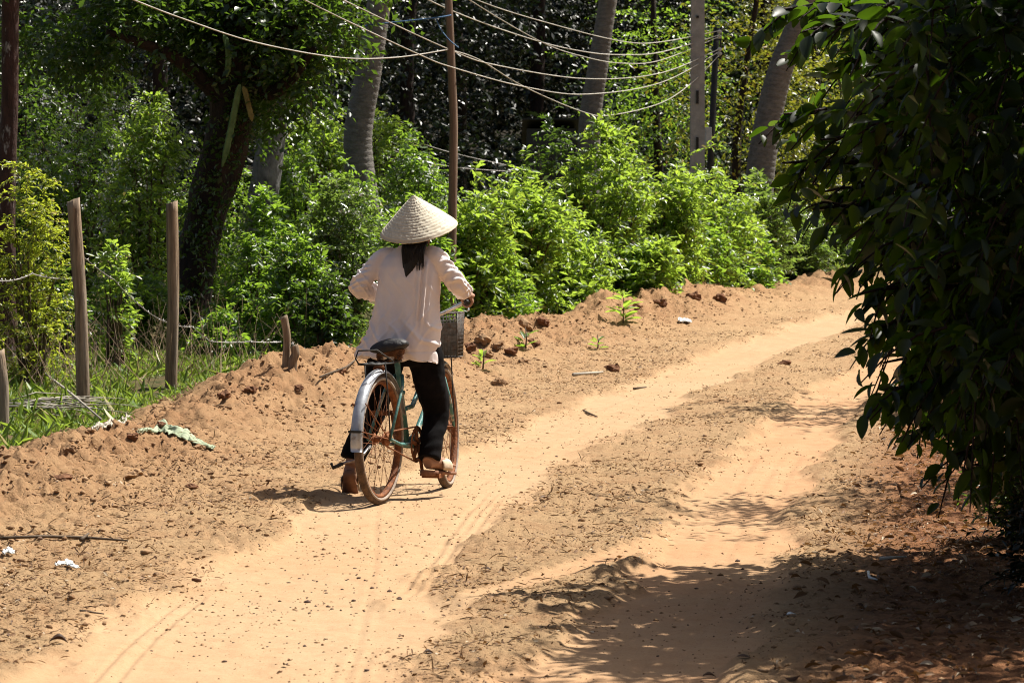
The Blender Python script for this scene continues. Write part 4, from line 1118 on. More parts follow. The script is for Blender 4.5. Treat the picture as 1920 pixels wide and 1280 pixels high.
curl_leaf(912, 1070, .045, 'dark flat leaf on the rough sand in the lower middle', tint=.05, curl=.7, rz=.1)
curl_leaf(1484, 1156, .045, 'bluish white scrap leaf lying in the tree shadow', mat='white_scrap', curl=.8, rz=.6)
curl_leaf(1395, 1236, .05, 'dark leaf lying in the shadow at the bottom', tint=.02, curl=.6, rz=.2)
curl_leaf(1330, 1272, .045, 'dark curled leaf at the bottom edge in shadow', tint=.02, curl=1.2, rz=.2)
curl_leaf(1020, 938, .06, 'tuft like dry leaf on the strip between the ruts', tint=.5, curl=1.2, rz=.5)
curl_leaf(535, 1251, .03, 'small brown leaf on sand at the bottom left of middle', tint=.1, curl=1.2, rz=2)
# seed cone
p = onground(368, 1091); mb = MB()
for i in range(5):
    mb.ball((i * .008 - .016, 0, .009), (.0075, .009 - abs(i - 2) * .0012, .009 - abs(i - 2) * .0012), 10, 6)
ob = mb.build('seed_pod', M['clod_dark']); ob.location = p; ob.rotation_euler = (0, .1, -.5)
tag(ob, 'ribbed brown seed pod lying on the smooth sand', 'seed pod')

def rag(name, label, cat, pts, w, mat, amp, thick=.004):
    """crumpled sheet laid along ground points"""
    P = [onground(*p) for p in pts]; o = P[0].copy(); n = 40; m = 16; V = []; Fc = []
    for i in range(n + 1):
        t = i / n * (len(P) - 1); k = min(int(t), len(P) - 2); q = P[k].lerp(P[k + 1], t - k) - o
        wd = w * (.45 + .55 * math.sin(math.pi * min(max(i / n, .05), .95))) * (1 + .5 * float(vnoise(i * .4, 3, 7)))
        for j in range(m + 1):
            v = (j / m - .5); x = q.x + .1 * v * wd; y = q.y + v * wd
            h = abs(float(fbm(np.array(i * .18), np.array(j * .3), 15, 3))) * amp * 1.3 + float(vnoise(i * .5, j * .5, 4)) * amp * .25
            z = float(np.mean(terrain(x + o.x + np.array([0, .06, -.06, 0, 0, .04, -.04]), y + o.y + np.array([0, 0, 0, .06, -.06, .04, -.04])))) - o.z + .014 + h
            V.append((x + float(vnoise(i * .5, j * .5, 17)) * .03, y, z))
    for i in range(n):
        for j in range(m): a = i * (m + 1) + j; Fc.append((a, a + 1, a + m + 2, a + m + 1))
    ob = MB().add(V, Fc).build(name, mat); ob.location = o
    so = ob.modifiers.new('s', 'SOLIDIFY'); so.thickness = thick
    return tag(ob, label, cat)
rag('net_rag', 'pale green crumpled rag lying on the left bank', 'rag', [(258, 812), (300, 805), (335, 815), (365, 832), (400, 845)], .2, M['pale_cloth'], .035)
rag('palm_sheath', 'dry pale palm sheath at the edge of the grass', 'dry palm sheath', [(178, 806), (205, 800), (238, 782)], .42, M['pale_dry'], .05)
rag('plastic_scrap', 'small white plastic scrap on the sand at the left', 'litter', [(106, 1066), (126, 1063), (146, 1070)], .07, M['white_scrap'], .02, .002)
rag('plastic_scrap', 'tiny white scrap at the left edge above the sand', 'litter', [(8, 1045), (16, 1040), (24, 1042)], .04, M['white_scrap'], .02, .002)
rag('paper_scrap', 'pale paper scrap on the bank below the hedge', 'litter', [(1272, 606), (1284, 604), (1296, 606)], .2, M['white_scrap'], .05, .002)
# dry palm fronds lying in the grass
e = empty('dry_palm_frond', onground(40, 775), 'dry grey palm fronds lying flat in the grass by the post', 'dry frond')
o = e.location
for k in range(20):
    a = (rng.uniform(-20, 90), 770 + rng.uniform(-4, 10)); b = (a[0] + rng.uniform(110, 200), a[1] + rng.uniform(-8, 10))
    A = onground(*a) - o + Vector((0, 0, .03 + .06 * rng.random())); B = onground(*b) - o + Vector((0, 0, .02 + .08 * rng.random()))
    MB().tube([A, A.lerp(B, .5) + Vector((0, 0, rng.uniform(0, .06))), B], [.012, .011, .004], 4, squash=.35).build('leaflet', M['pale_dry'], e)
MB().tube([onground(80, 720) - o + Vector((0, 0, .1)), onground(130, 755) - o + Vector((0, 0, .08)), onground(190, 795) - o + Vector((0, 0, .03))], [.008, .01, .006], 5).build('rib', M['pale_dry'], e)

# ------------------------------------------------------------------ bicycle
M['tyre'] = surf('tyre', (.05, .032, .022), (.13, .08, .05), 30, rough=.9, bump=.6)
M['tyre_wall'] = surf('tyre_wall', (.22, .17, .13), (.36, .3, .25), 20, rough=.85, bump=.3)
M['rust'] = surf('rust', (.10, .035, .014), (.27, .10, .035), 25, rough=.8, bump=.5)
M['rust_chrome'] = surf('rust_chrome', (.28, .25, .23), (.5, .48, .46), 14, rough=.35, metal=.6, bump=.3, c3=(.16, .07, .03), s3=9, l3=.5, h3=.62)
M['fender'] = surf('fender', (.35, .37, .4), (.52, .54, .57), 10, rough=.38, metal=.55, bump=.2, c3=(.2, .11, .06), s3=13, l3=.55, h3=.68)
M['teal'] = surf('teal', (.03, .13, .125), (.11, .24, .215), 12, rough=.5, bump=.3, c3=(.36, .36, .30), s3=16, l3=.52, h3=.6)
M['saddle'] = surf('saddle', (.012, .013, .016), (.035, .034, .036), 18, rough=.55, bump=.6)
M['saddle_under'] = surf('saddle_under', (.06, .025, .012), (.2, .09, .04), 20, rough=.9, bump=.8)
M['chrome'] = surf('chrome', (.5, .5, .5), (.62, .62, .62), 10, rough=.28, metal=.85, bump=.1)
M['basket'] = surf('basket', (.07, .065, .06), (.16, .15, .14), 30, rough=.6, metal=.4, bump=.3, c3=(.12, .06, .03), s3=20)
HD = math.radians(17.5)
BO = groundhit(711, 934); BX, BYY = BO
RZ = math.pi / 2 - HD
fxl, fyl = BX + 1.08 * math.sin(HD), BYY + 1.08 * math.cos(HD)
bz = (gz(BX, BYY) + gz(fxl, fyl)) / 2 - .004
BIKE = empty('bicycle', (BX, BYY, bz), 'worn teal step through bicycle with rusty wheels and wire basket', 'bicycle', None, RZ)
RW = .338; WB = 1.08
AX0 = Vector((.92, 0, .62)); AXD = Vector((-.33, 0, .944)).normalized()
ST = Matrix.Translation(AX0) @ Matrix.Rotation(math.radians(9), 4, AXD) @ Matrix.Translation(-AX0)
I4 = Matrix.Identity(4)
_sp = {}
def spoke_mesh(side, sgn):
    if (side, sgn) not in _sp:
        mb = MB(); a = sgn * 1.15
        mb.tube([(math.sin(a) * .022, side * .026, math.cos(a) * .022), (0, side * .004, RW - .035)], .0013, 4)
        me = mb.mesh('spoke'); me.materials.append(M['rust']); _sp[(side, sgn)] = me
    return _sp[(side, sgn)]
def wheel(c, Mx, label):
    w = MB()
    w.tube([(0, -.05, 0), (0, -.033, 0), (0, .033, 0), (0, .05, 0)], [.008, .016, .016, .008], 12)
    for sy in (-1, 1): w.tube([(0, sy * .024, 0), (0, sy * .028, 0)], .031, 16)
    w = w.build('wheel', M['rust'], BIKE); w.matrix_local = Mx @ Matrix.Translation(c); w['label'] = label
    MB().ring((0, 0, 0), (0, 1, 0), RW - .021, .021, 64, 12).build('tyre', M['tyre'], w)
    sw = MB()
    for sy in (-1, 1): sw.ring((0, sy * .0165, 0), (0, 1, 0), RW - .027, .0085, 64, 8)
    sw.build('tyre_wall', M['tyre_wall'], w)
    rm = MB(); R_ = []
    for i in range(64):
        a = 2 * math.pi * i / 64; e1 = Vector((math.sin(a), 0, math.cos(a)))
        R_.append([e1 * (RW - .036) + Vector((0, -.0165, 0)), e1 * (RW - .036) + Vector((0, .0165, 0)), e1 * (RW - .05) + Vector((0, .015, 0)), e1 * (RW - .056) + Vector((0, 0, 0)), e1 * (RW - .05) + Vector((0, -.015, 0))])
    V = [p for r in R_ for p in r]; Fc = []
    for i in range(64):
        j = (i + 1) % 64
        for k in range(5): l = (k + 1) % 5; Fc.append((i * 5 + k, j * 5 + k, j * 5 + l, i * 5 + l))
    rm.add(V, Fc).build('rim', M['rust'], w)
    for k in range(32):
        ob = bpy.data.objects.new('spoke', spoke_mesh(1 if k % 2 else -1, 1 if (k // 2) % 2 else -1)); COL.objects.link(ob)
        ob.parent = w; ob.rotation_euler = (0, 2 * math.pi * k / 32, 0)
    return w
rw = wheel((0, 0, RW), I4, 'rear wheel'); fw = wheel((WB, 0, RW), ST, 'front wheel turned slightly left')
def fender(c, a0, a1, R, w, Mx, mat, name):
    """curved mudguard, angle 0 = top, grows forward"""
    n, m = 44, 8; V = []; Fc = []
    for lay in (0, .0022):
        for i in range(n + 1):
            a = a0 + (a1 - a0) * i / n
            for j in range(m + 1):
                v = j / m * 2 - 1; r = R - .020 * abs(v) ** 2.4 + lay
                V.append((c[0] + math.sin(a) * r, v * w * .5, c[2] + math.cos(a) * r))
    K = (n + 1) * (m + 1)
    for i in range(n):
        for j in range(m):
            a = i * (m + 1) + j; b = a + m + 1
            Fc.append((a, a + 1, b + 1, b)); Fc.append((a + K, b + K, b + 1 + K, a + 1 + K))
    for i in range(n):
        for j in (0, m):
            a = i * (m + 1) + j; b = a + m + 1; Fc.append((a, b, b + K, a + K))
    for i in (0, n):
        for j in range(m):
            a = i * (m + 1) + j; Fc.append((a, a + 1, a + 1 + K, a + K))
    ob = MB().add(V, Fc).build(name, mat, BIKE, True, Mx); return ob
rf = fender((0, 0, RW), math.radians(-97), math.radians(72), RW + .022, .062, I4, M['fender'], 'rear_mudguard')
ff = fender((WB, 0, RW), math.radians(-95), math.radians(38), RW + .022, .058, ST, M['rust_chrome'], 'front_mudguard')
st = MB()
for sy in (-1, 1):
    st.tube([(0, sy * .055, RW), (-RW - .015, sy * .034, RW + .06)], .003, 5); st.tube([(0, sy * .055, RW), (-.3, sy * .034, RW + .2)], .003, 5)
st.ring((0, 0, RW), (0, 1, 0), RW + .025, .0335, 2, 6, 0, .01)
st.v = st.v[:0] + st.v; st.build('mudguard_stay', M['rust'], BIKE)
MB().box((-RW - .026, 0, RW + .06), (.003, .035, .006)).build('mudguard_clip', M['black_iron'], BIKE, False)
st = MB()
for sy in (-1, 1): st.tube([(WB, sy * .05, RW), (WB - RW - .012, sy * .03, RW + .02)], .003, 5)
st.build('mudguard_stay', M['rust'], BIKE, True, ST)
# frame
BB = Vector((.44, 0, .285)); HT = Vector((.868, 0, .80)); HB_ = Vector((.925, 0, .64))
fr = MB()
fr.tube([BB, (.30, 0, .66), (.275, 0, .74)], .0155, 12)                                # seat tube
fr.tube([HB_, HT], .019, 12)                                                      # head tube
fr.tube([HB_ + Vector((-.01, 0, .03)), (.74, 0, .46), (.58, 0, .335), BB], .0155, 12)       # lower down tube
fr.tube([HT + Vector((.008, 0, -.03)), (.70, 0, .62), (.52, 0, .48), (.365, 0, .47)], .013, 12)   # upper down tube
fr.tube([BB + Vector((0, -.04, 0)), BB + Vector((0, .04, 0))], .022, 14)
for sy in (-1, 1):
    fr.tube([BB + Vector((-.03, sy * .03, 0)), (.2, sy * .045, .30), (0, sy * .06, RW)], .0095, 8)
    fr.tube([(.305, sy * .02, .655), (.24, sy * .045, .60), (0, sy * .06, RW)], .008, 8)
fr.tube([(.34, -.02, .56), (.34, .02, .56)], .012, 8)
fr.build('frame', M['teal'], BIKE)
fk = MB()
for sy in (-1, 1): fk.tube([HB_ + Vector((.008, sy * .036, -.03)), (1.0, sy * .052, .48), (WB, sy * .052, RW)], [.0125, .011, .007], 9)
fk.tube([HB_ + Vector((.008, -.04, -.025)), HB_ + Vector((.008, .04, -.025))], .016, 8)
fk.build('fork', M['teal'], BIKE, True, ST)
# saddle
sd = MB(); rings = []
for t, w, h, zz in ((0, .06, .018, -.012), (.04, .095, .034, -.004), (.18, .108, .042, .0), (.38, .095, .038, .0), (.6, .055, .03, .0), (.85, .030, .024, .002), (.97, .026, .02, .0), (1, .012, .012, -.006)):
    rings.append([(.06 + .27 * t, math.cos(a) * w, zz + (math.sin(a) if math.sin(a) > 0 else math.sin(a) * .7) * h) for a in [2 * math.pi * k / 20 for k in range(20)]])
sd.loft(rings)
SM = Matrix.Translation((.04, 0, .815)) @ Matrix.Rotation(math.radians(-11), 4, 'X') @ Matrix.Rotation(math.radians(4), 4, 'Y')
sdo = sd.build('saddle', M['saddle'], BIKE, True, SM)
un = MB()
un.loft([[(.08 + .2 * t, math.cos(a) * w, -.03 + math.sin(a) * .018) for a in [2 * math.pi * k / 14 for k in range(14)]] for t, w in ((0, .06), (.2, .08), (.6, .05), (1, .02))])
for sy in (-1, 1):
    P = []
    for k in range(40): a = k * 1.0; P.append((.10 + math.cos(a) * .016, sy * .055 + math.sin(a) * .016, -.075 + k * .0013))
    un.tube(P, .0035, 5)
    un.tube([(.09, sy * .055, -.07), (.20, sy * .02, -.065), (.3, sy * .015, -.03)], .0045, 6)
un.build('saddle_springs', M['saddle_under'], sdo)
MB().tube([(.285, 0, .70), (.255, 0, .79)], .0125, 12).build('seat_post', M['rust_chrome'], BIKE)
# rack
rk = MB(); zr = .728
lp = [(-.16, -.055, zr), (-.17, -.03, zr), (-.17, .03, zr), (-.16, .055, zr), (.06, .055, zr), (.25, .035, zr + .005), (.25, -.035, zr + .005), (.06, -.055, zr)]
rk.tube(lp, .0045, 6, closed=True)
for xx in (-.11, -.02, .08): rk.tube([(xx, -.055, zr), (xx, .055, zr)], .004, 6)
rk.tube([(-.15, -.018, zr), (.2, -.018, zr)], .004, 6); rk.tube([(-.15, .018, zr), (.2, .018, zr)], .004, 6)
for sy in (-1, 1): rk.tube([(-.06, sy * .055, zr), (-.03, sy * .06, .55), (0, sy * .062, RW)], .004, 6)
rk.tube([(-.17, .05, zr + .004), (-.17, .066, zr + .03), (-.16, .055, zr + .07), (-.16, -.045, zr + .075), (.06, -.055, zr + .01)], .0045, 6)
rk.tube([(-.17, .05, zr + .004), (-.165, .0, zr + .002)], .0045, 6)
rk.build('rear_rack', M['black_iron'], BIKE)
# chainring, cranks, chain, pedals
cr = MB(); cy = -.052
R_ = []
for i in range(44):
    a = 2 * math.pi * i / 44; ro = .094 if i % 2 else .090
    d = Vector((math.cos(a), 0, math.sin(a))); R_ += [BB + d * ro + Vector((0, cy - .002, 0)), BB + d * ro + Vector((0, cy + .002, 0)), BB + d * .072 + Vector((0, cy + .002, 0)), BB + d * .072 + Vector((0, cy - .002, 0))]
Fc = []
for i in range(44):
    j = (i + 1) % 44
    for k in range(4): l = (k + 1) % 4; Fc.append((i * 4 + k, i * 4 + l, j * 4 + l, j * 4 + k))
cr.add(R_, Fc)
for k in range(5):
    a = k * 2 * math.pi / 5 + .4; d = Vector((math.cos(a), 0, math.sin(a)))
    cr.tube([BB + Vector((0, cy, 0)), BB + d * .078 + Vector((0, cy, 0))], [.014, .009], 6)
cr.build('chainring', M['rust'], BIKE)
sp = MB().tube([(0, -.040, RW), (0, -.048, RW)], .036, 22).build('rear_sprocket', M['rust'], BIKE)
ch = MB(); cp = []
for k in range(17): a = math.radians(100 - k * 200 / 16); cp.append(BB + Vector((math.cos(a) * .094, cy, math.sin(a) * .094)))
for k in range(13): a = math.radians(-95 - k * 170 / 12); cp.append(Vector((math.cos(a) * .037, -.045, RW + math.sin(a) * .037)))
ch.tube(cp, .0045, 6, closed=True); ch.build('chain', M['rust'], BIKE)
def crank(sy, ang):
    d = Vector((math.sin(ang), 0, -math.cos(ang))); e_ = BB + d * .165
    c = MB().tube([BB + Vector((0, sy * .062, 0)), e_ + Vector((0, sy * .078, 0))], [.012, .009], 8).build('crank', M['rust'], BIKE)
    p = MB()
    pc_ = e_ + Vector((0, sy * .135, 0))
    p.tube([e_ + Vector((0, sy * .078, 0)), pc_ + Vector((0, sy * .045, 0))], .006, 8)
    for xx in (-.03, .03): p.box(pc_ + Vector((xx, 0, 0)), (.011, .046, .012))
    for yy in (-.046, .046): p.box(pc_ + Vector((0, yy, 0)), (.042, .003, .012))
    p.build('pedal', M['rust'], c, False)
    return pc_
PED = crank(-1, math.radians(8)); crank(1, math.radians(188))
ks = MB().tube([(.03, .06, .30), (-.05, .09, .235), (-.10, .165, .215)], [.009, .008, .008], 8)
ks = ks.build('kickstand', M['rust_chrome'], BIKE)
MB().tube([(-.10, .165, .215), (-.13, .205, .195), (-.135, .213, .22)], [.010, .010, .008], 8).build('stand_foot', M['black_iron'], ks)
# handlebar, stem, basket
hb = MB()
hb.tube([HT + Vector((.0, 0, -.02)), HT + Vector((-.04, 0, .135))], .0125, 10)
HC = HT + Vector((-.02, 0, .14))
bar = []
for sy in (-1, 1):
    bar.append([HC, HC + Vector((.06, sy * .06, .02)), HC + Vector((.06, sy * .15, .06)), HC + Vector((-.01, sy * .205, .085)), HC + Vector((-.17, sy * .225, .075))])
    hb.tube(bar[-1], .011, 10)
hbo = hb.build('handlebar', M['chrome'], BIKE, True, ST)
for sy in (-1, 1):
    MB().tube([HC + Vector((-.055, sy * .212, .082)), HC + Vector((-.18, sy * .227, .075))], .015, 12).build('grip', M['saddle'], hbo)
    bl = MB(); bl.tube([HC + Vector((.02, sy * .19, .075)), HC + Vector((.03, sy * .20, .045)), HC + Vector((-.05, sy * .215, .03)), HC + Vector((-.13, sy * .222, .03))], .005, 6)
    bl.build('brake_lever', M['chrome'], hbo)
bk = MB(); bx0, bx1, bw = .995, 1.20, .118; z0, z1 = .715, .955
def brect(z, k): 
    xm = (bx0 + bx1) / 2; hx = (bx1 - bx0) / 2 * k
    return [Vector((xm - hx, -bw * k, z)), Vector((xm + hx, -bw * k, z)), Vector((xm + hx, bw * k, z)), Vector((xm - hx, bw * k, z))]
for t in np.linspace(0, 1, 13):
    bk.tube(brect(z0 + (z1 - z0) * t, .86 + .14 * t), .004 if t in (0., 1.) else .0016, 5, closed=True)
lo_, hi_ = brect(z0, .86), brect(z1, 1)
for s in range(4):
    n = 12
    for k in range(n): t = k / n; bk.tube([lo_[s].lerp(lo_[(s + 1) % 4], t), hi_[s].lerp(hi_[(s + 1) % 4], t)], .0016 if k else .0035, 4)
for k in range(1, 10): t = k / 10; bk.tube([lo_[0].lerp(lo_[1], t), lo_[3].lerp(lo_[2], t)], .0016, 4)
bko = bk.build('basket', M['basket'], BIKE, True, ST)
ln = MB(); a = brect(z0 + .01, .84); b = brect(z1 - .05, .965)
ln.add(a + b, [(0, 1, 2, 3), (0, 4, 5, 1), (1, 5, 6, 2), (2, 6, 7, 3), (3, 7, 4, 0)]); ln = ln.build('basket_lining', M['basket'], bko, False)
so = ln.modifiers.new('s', 'SOLIDIFY'); so.thickness = .002
bs = MB()
for sy in (-1, 1): bs.tube([(1.06, sy * .06, z0), (WB, sy * .055, RW)], .0035, 5)
bs.build('basket_stay', M['black_iron'], BIKE, True, ST)

# ------------------------------------------------------------------ cyclist
M['skin'] = surf('skin', (.30, .16, .10), (.36, .20, .13), 12, rough=.6, bump=.1)
M['shirt'] = surf('shirt', (.70, .63, .62), (.76, .70, .69), 5, rough=.9, bump=.06, bscale=300, bdist=.001)
M['trousers'] = surf('trousers', (.003, .0028, .003), (.008, .007, .008), 9, rough=.9, spec=.08, bump=.3, bscale=200, bdist=.003)
M['hair'] = surf('hair', (.004, .003, .003), (.012, .009, .008), 40, rough=.42, spec=.5, bump=.8, stretch=(9, 9, .5))
M['sandal'] = surf('sandal', (.13, .055, .03), (.25, .12, .07), 14, rough=.75, bump=.4)
M['sandal_pale'] = surf('sandal_pale', (.42, .32, .22), (.55, .44, .32), 14, rough=.7, bump=.3)
M['bead'] = surf('bead', (.5, .28, .2), (.6, .38, .28), 20, rough=.5, bump=0)
M['eye'] = surf('eye', (.6, .58, .55), (.7, .68, .65), 20, rough=.3, bump=0)
M['lip'] = surf('lip', (.30, .10, .08), (.34, .12, .09), 20, rough=.5, bump=0)
def straw_mat():
    m, nt, out = newmat('hat_straw'); L = nt.links
    p = N(nt, 'ShaderNodeBsdfPrincipled'); p.inputs['Roughness'].default_value = .75; p.inputs['Specular IOR Level'].default_value = .25
    at_ = N(nt, 'ShaderNodeAttribute', attribute_name='band'); a2 = N(nt, 'ShaderNodeAttribute', attribute_name='leafy')
    cr = N(nt, 'ShaderNodeValToRGB'); e_ = cr.color_ramp.elements
    e_[0].color = (.52, .46, .345, 1); e_[1].color = (.74, .68, .55, 1); L.new(a2.outputs['Fac'], cr.inputs[0])
    mx = N(nt, 'ShaderNodeMix', data_type='RGBA'); L.new(at_.outputs['Fac'], mx.inputs[0]); L.new(cr.outputs[0], mx.inputs[6]); mx.inputs[7].default_value = (.56, .49, .37, 1)
    L.new(mx.outputs[2], p.inputs['Base Color'])
    t = N(nt, 'ShaderNodeBsdfTranslucent'); t.inputs[0].default_value = (.5, .42, .28, 1)
    s = N(nt, 'ShaderNodeMixShader'); s.inputs[0].default_value = .12; L.new(p.outputs[0], s.inputs[1]); L.new(t.outputs[0], s.inputs[2]); L.new(s.outputs[0], out.inputs[0])
    return m
M['hat'] = straw_mat()

PO = Vector((.42, .1, 0))
PER = empty('person', Matrix.Translation((BX, BYY, bz)) @ Matrix.Rotation(RZ, 4, 'Z') @ PO, 'person in pale shirt and conical straw hat standing astride the bicycle', 'person', None, RZ)
PM = Matrix.Translation(-PO)
def remesh(mb, name, mat, voxel, it, parent, disp=None, smooth_f=.5):
    me = mb.mesh(name); ob = bpy.data.objects.new(name + '_tmp', me); COL.objects.link(ob)
    r = ob.modifiers.new('r', 'REMESH'); r.mode = 'VOXEL'; r.voxel_size = voxel
    s = ob.modifiers.new('s', 'SMOOTH'); s.factor = smooth_f; s.iterations = it
    bpy.context.view_layer.update()
    dg = bpy.context.evaluated_depsgraph_get()
    nm = bpy.data.meshes.new_from_object(ob.evaluated_get(dg)); bpy.data.objects.remove(ob); bpy.data.meshes.remove(me)
    nm.name = name
    n = len(nm.vertices); co = np.empty(n * 3, np.float32); no = np.empty(n * 3, np.float32)
    nm.vertices.foreach_get('co', co); nm.vertices.foreach_get('normal', no)
    co = co.reshape(-1, 3); no = no.reshape(-1, 3)
    if disp is not None: co = co + no * disp(co)[:, None]
    nm.vertices.foreach_set('co', co.astype(np.float32).ravel()); nm.update()
    nm.materials.clear(); nm.materials.append(mat); nm.shade_smooth()
    o = bpy.data.objects.new(name, nm); COL.objects.link(o)
    if parent: o.parent = parent; o.matrix_local = PM
    return o
def cat(P, n=5):
    P = [Vector(p) for p in P]; Q = []
    for i in range(len(P) - 1):
        a = P[max(i - 1, 0)]; b = P[i]; c = P[i + 1]; d = P[min(i + 2, len(P) - 1)]
        for k in range(n):
            t = k / n; Q.append(.5 * ((2 * b) + (c - a) * t + (2 * a - 5 * b + 4 * c - d) * t * t + (3 * b - a - 3 * c + d) * t ** 3))
    Q.append(P[-1]); return Q
def lin(R_, n=5):
    out = []
    for a, b in zip(R_[:-1], R_[1:]): out += [a + (b - a) * k / n for k in range(n)]
    return out + [R_[-1]]
gl = ST @ (HC + Vector((-.115, .219, .078))); gr = ST @ (HC + Vector((-.115, -.219, .078)))
SHL, SHR = Vector((.455, .135, 1.265)), Vector((.455, -.15, 1.265))
ELL, ELR = Vector((.40, .252, 1.12)), Vector((.52, -.245, 1.135))
HIPL, HIPR = Vector((.42, .085, .80)), Vector((.43, -.085, .80))
KNL, KNR = Vector((.50, .215, .47)), Vector((.545, -.125, .46))
ANL, ANR = Vector((.375, .285, .20)), Vector((.42, -.128, .205))
HEAD = Vector((.495, -.045, 1.425))
body = MB()
# trunk, neck, head
body.tube(cat([(.42, 0, .74), (.42, 0, .85), (.435, 0, 1.0), (.45, -.005, 1.15), (.455, -.008, 1.25), (.46, -.008, 1.30)]), lin([.09, .11, .095, .10, .085, .05]), 18)
body.tube([(.458, -.01, 1.27), (.475, -.03, 1.37)], [.052, .046], 14)
body.ball(HEAD + Vector((0, 0, .03)), (.092, .076, .088), 22, 16); body.ball(HEAD + Vector((.022, 0, -.035)), (.066, .058, .072), 20, 14)
body.ball(HEAD + Vector((.098, 0, -.005)), (.014, .012, .022), 10, 8); body.ball(HEAD + Vector((.102, 0, -.016)), (.012, .016, .010), 10, 8)
for sy in (-1, 1): body.ball(HEAD + Vector((-.002, sy * .076, 0)), (.018, .008, .03), 10, 8)
# arms and hands
for S_, E_, G_, sy in ((SHL, ELL, gl, 1), (SHR, ELR, gr, -1)):
    wr = G_ + (E_ - G_).normalized() * .07 + Vector((0, 0, .022))
    body.tube(cat([S_, S_.lerp(E_, .5), E_, E_.lerp(wr, .5), wr]), lin([.045, .042, .036, .032, .024]), 12)
    u = (ST.to_3x3() @ Vector((-.115, sy * .014, -.01))).normalized(); out = Vector((0, sy, 0)); out = (out - u * out.dot(u)).normalized(); upv = u.cross(out) * (1 if u.cross(out).z > 0 else -1)
    Mh = Matrix((-u, out, upv)).transposed()
    body.ball(G_ + upv * .03 + out * .012, (.042, .034, .016), 12, 8, Mh)
    body.tube([wr, G_ + upv * .03 + out * .012], [.024, .026], 10)
    for k in range(4):
        c = G_ + u * (-.030 + .019 * k); ln_ = (.9, 1., .96, .8)[k]
        P = [c + upv * (.028 * math.sin(a)) + out * (.028 * math.cos(a)) for a in np.radians(np.linspace(75, 75 - 235 * ln_, 9))]
        body.tube(P, [.0092, .0094, .0092, .009, .009, .0086, .008, .0074, .006], 8)
    P = [G_ + u * .012 + upv * .03 - out * .012, G_ - u * .02 + upv * .022 - out * .026, G_ - u * .045 + upv * .004 - out * .027, G_ - u * .055 - upv * .012 - out * .02]
    body.tube(cat(P, 3), .0105, 8)
# legs and feet
for H_, K_, A_ in ((HIPL, KNL, ANL), (HIPR, KNR, ANR)):
    body.tube(cat([H_, H_.lerp(K_, .5), K_, K_.lerp(A_, .4), A_]), lin([.085, .072, .052, .048, .032]), 14)
TOEL = Vector((.455, .325, .035)); HEELL = Vector((.352, .292, .155))
TOER = Vector((.585, -.185, PED.z + .045)); HEELR = Vector((.40, -.125, PED.z + .065))
for A_, T_, H_ in ((ANL, TOEL, HEELL), (ANR, TOER, HEELR)):
    body.tube([A_, H_.lerp(A_, .35)], [.033, .034], 12)
    body.tube(cat([H_, H_.lerp(T_, .35) + Vector((0, 0, .012)), H_.lerp(T_, .75), T_], 4), lin([.03, .036, .036, .022], 4), 14)
    for k in range(5):
        d = (T_ - H_).normalized(); sd_ = d.cross(Vector((0, 0, 1))).normalized()
        q = T_ + sd_ * (.026 - .013 * k); body.tube([q - d * .02, q + d * (.024 - .003 * abs(k - 1))], [.0085, .007], 7)
bo = remesh(body, 'body', M['skin'], .0055, 3, PER)
for sy in (-1, 1): MB().ball(HEAD + Vector((.079, sy * .031, .012)), (.012, .014, .009), 12, 8).build('eye', M['eye'], PER, True, PM)
MB().ball(HEAD + Vector((.086, 0, -.055)), (.008, .022, .008), 12, 8).build('lips', M['lip'], PER, True, PM)
# shirt
sh = MB(); rings = []
for z, cx, cy, rx, ry in ((.725, .415, .030, .150, .212), (.76, .415, .028, .152, .210), (.83, .42, .018, .148, .198), (.92, .43, .008, .135, .188), (1.0, .438, .004, .128, .182), (1.08, .445, -.002, .125, .172),
                          (1.16, .45, -.006, .125, .164), (1.22, .455, -.008, .118, .158), (1.265, .458, -.009, .100, .142), (1.295, .46, -.010, .082, .105), (1.318, .462, -.011, .066, .074), (1.332, .464, -.012, .058, .06)):
    rg = []
    for k in range(40):
        a = 2 * math.pi * k / 40; c, s_ = math.cos(a), math.sin(a)
        x = cx + rx * (abs(c) ** .85) * (1 if c > 0 else -1); y = cy + ry * (abs(s_) ** .85) * (1 if s_ > 0 else -1)
        fl = max(0, (.86 - z) / .14)
        y += .028 * fl * max(0, s_) + .0 * fl; z_ = z + fl * (.02 * s_ - .012 * c)
        rg.append((x, y, z_))
    rings.append(rg)
sh.loft(rings)
for S_, E_, G_, sy in ((SHL, ELL, gl, 1), (SHR, ELR, gr, -1)):
    wr = G_ + (E_ - G_).normalized() * .075 + Vector((0, 0, .022))
    inn = Vector((.455, sy * .06 - .008, 1.262))
    sh.tube(cat([inn, S_, S_.lerp(E_, .5), E_, E_.lerp(wr, .5), wr]), lin([.05, .055, .053, .05, .045, .039]), 18)
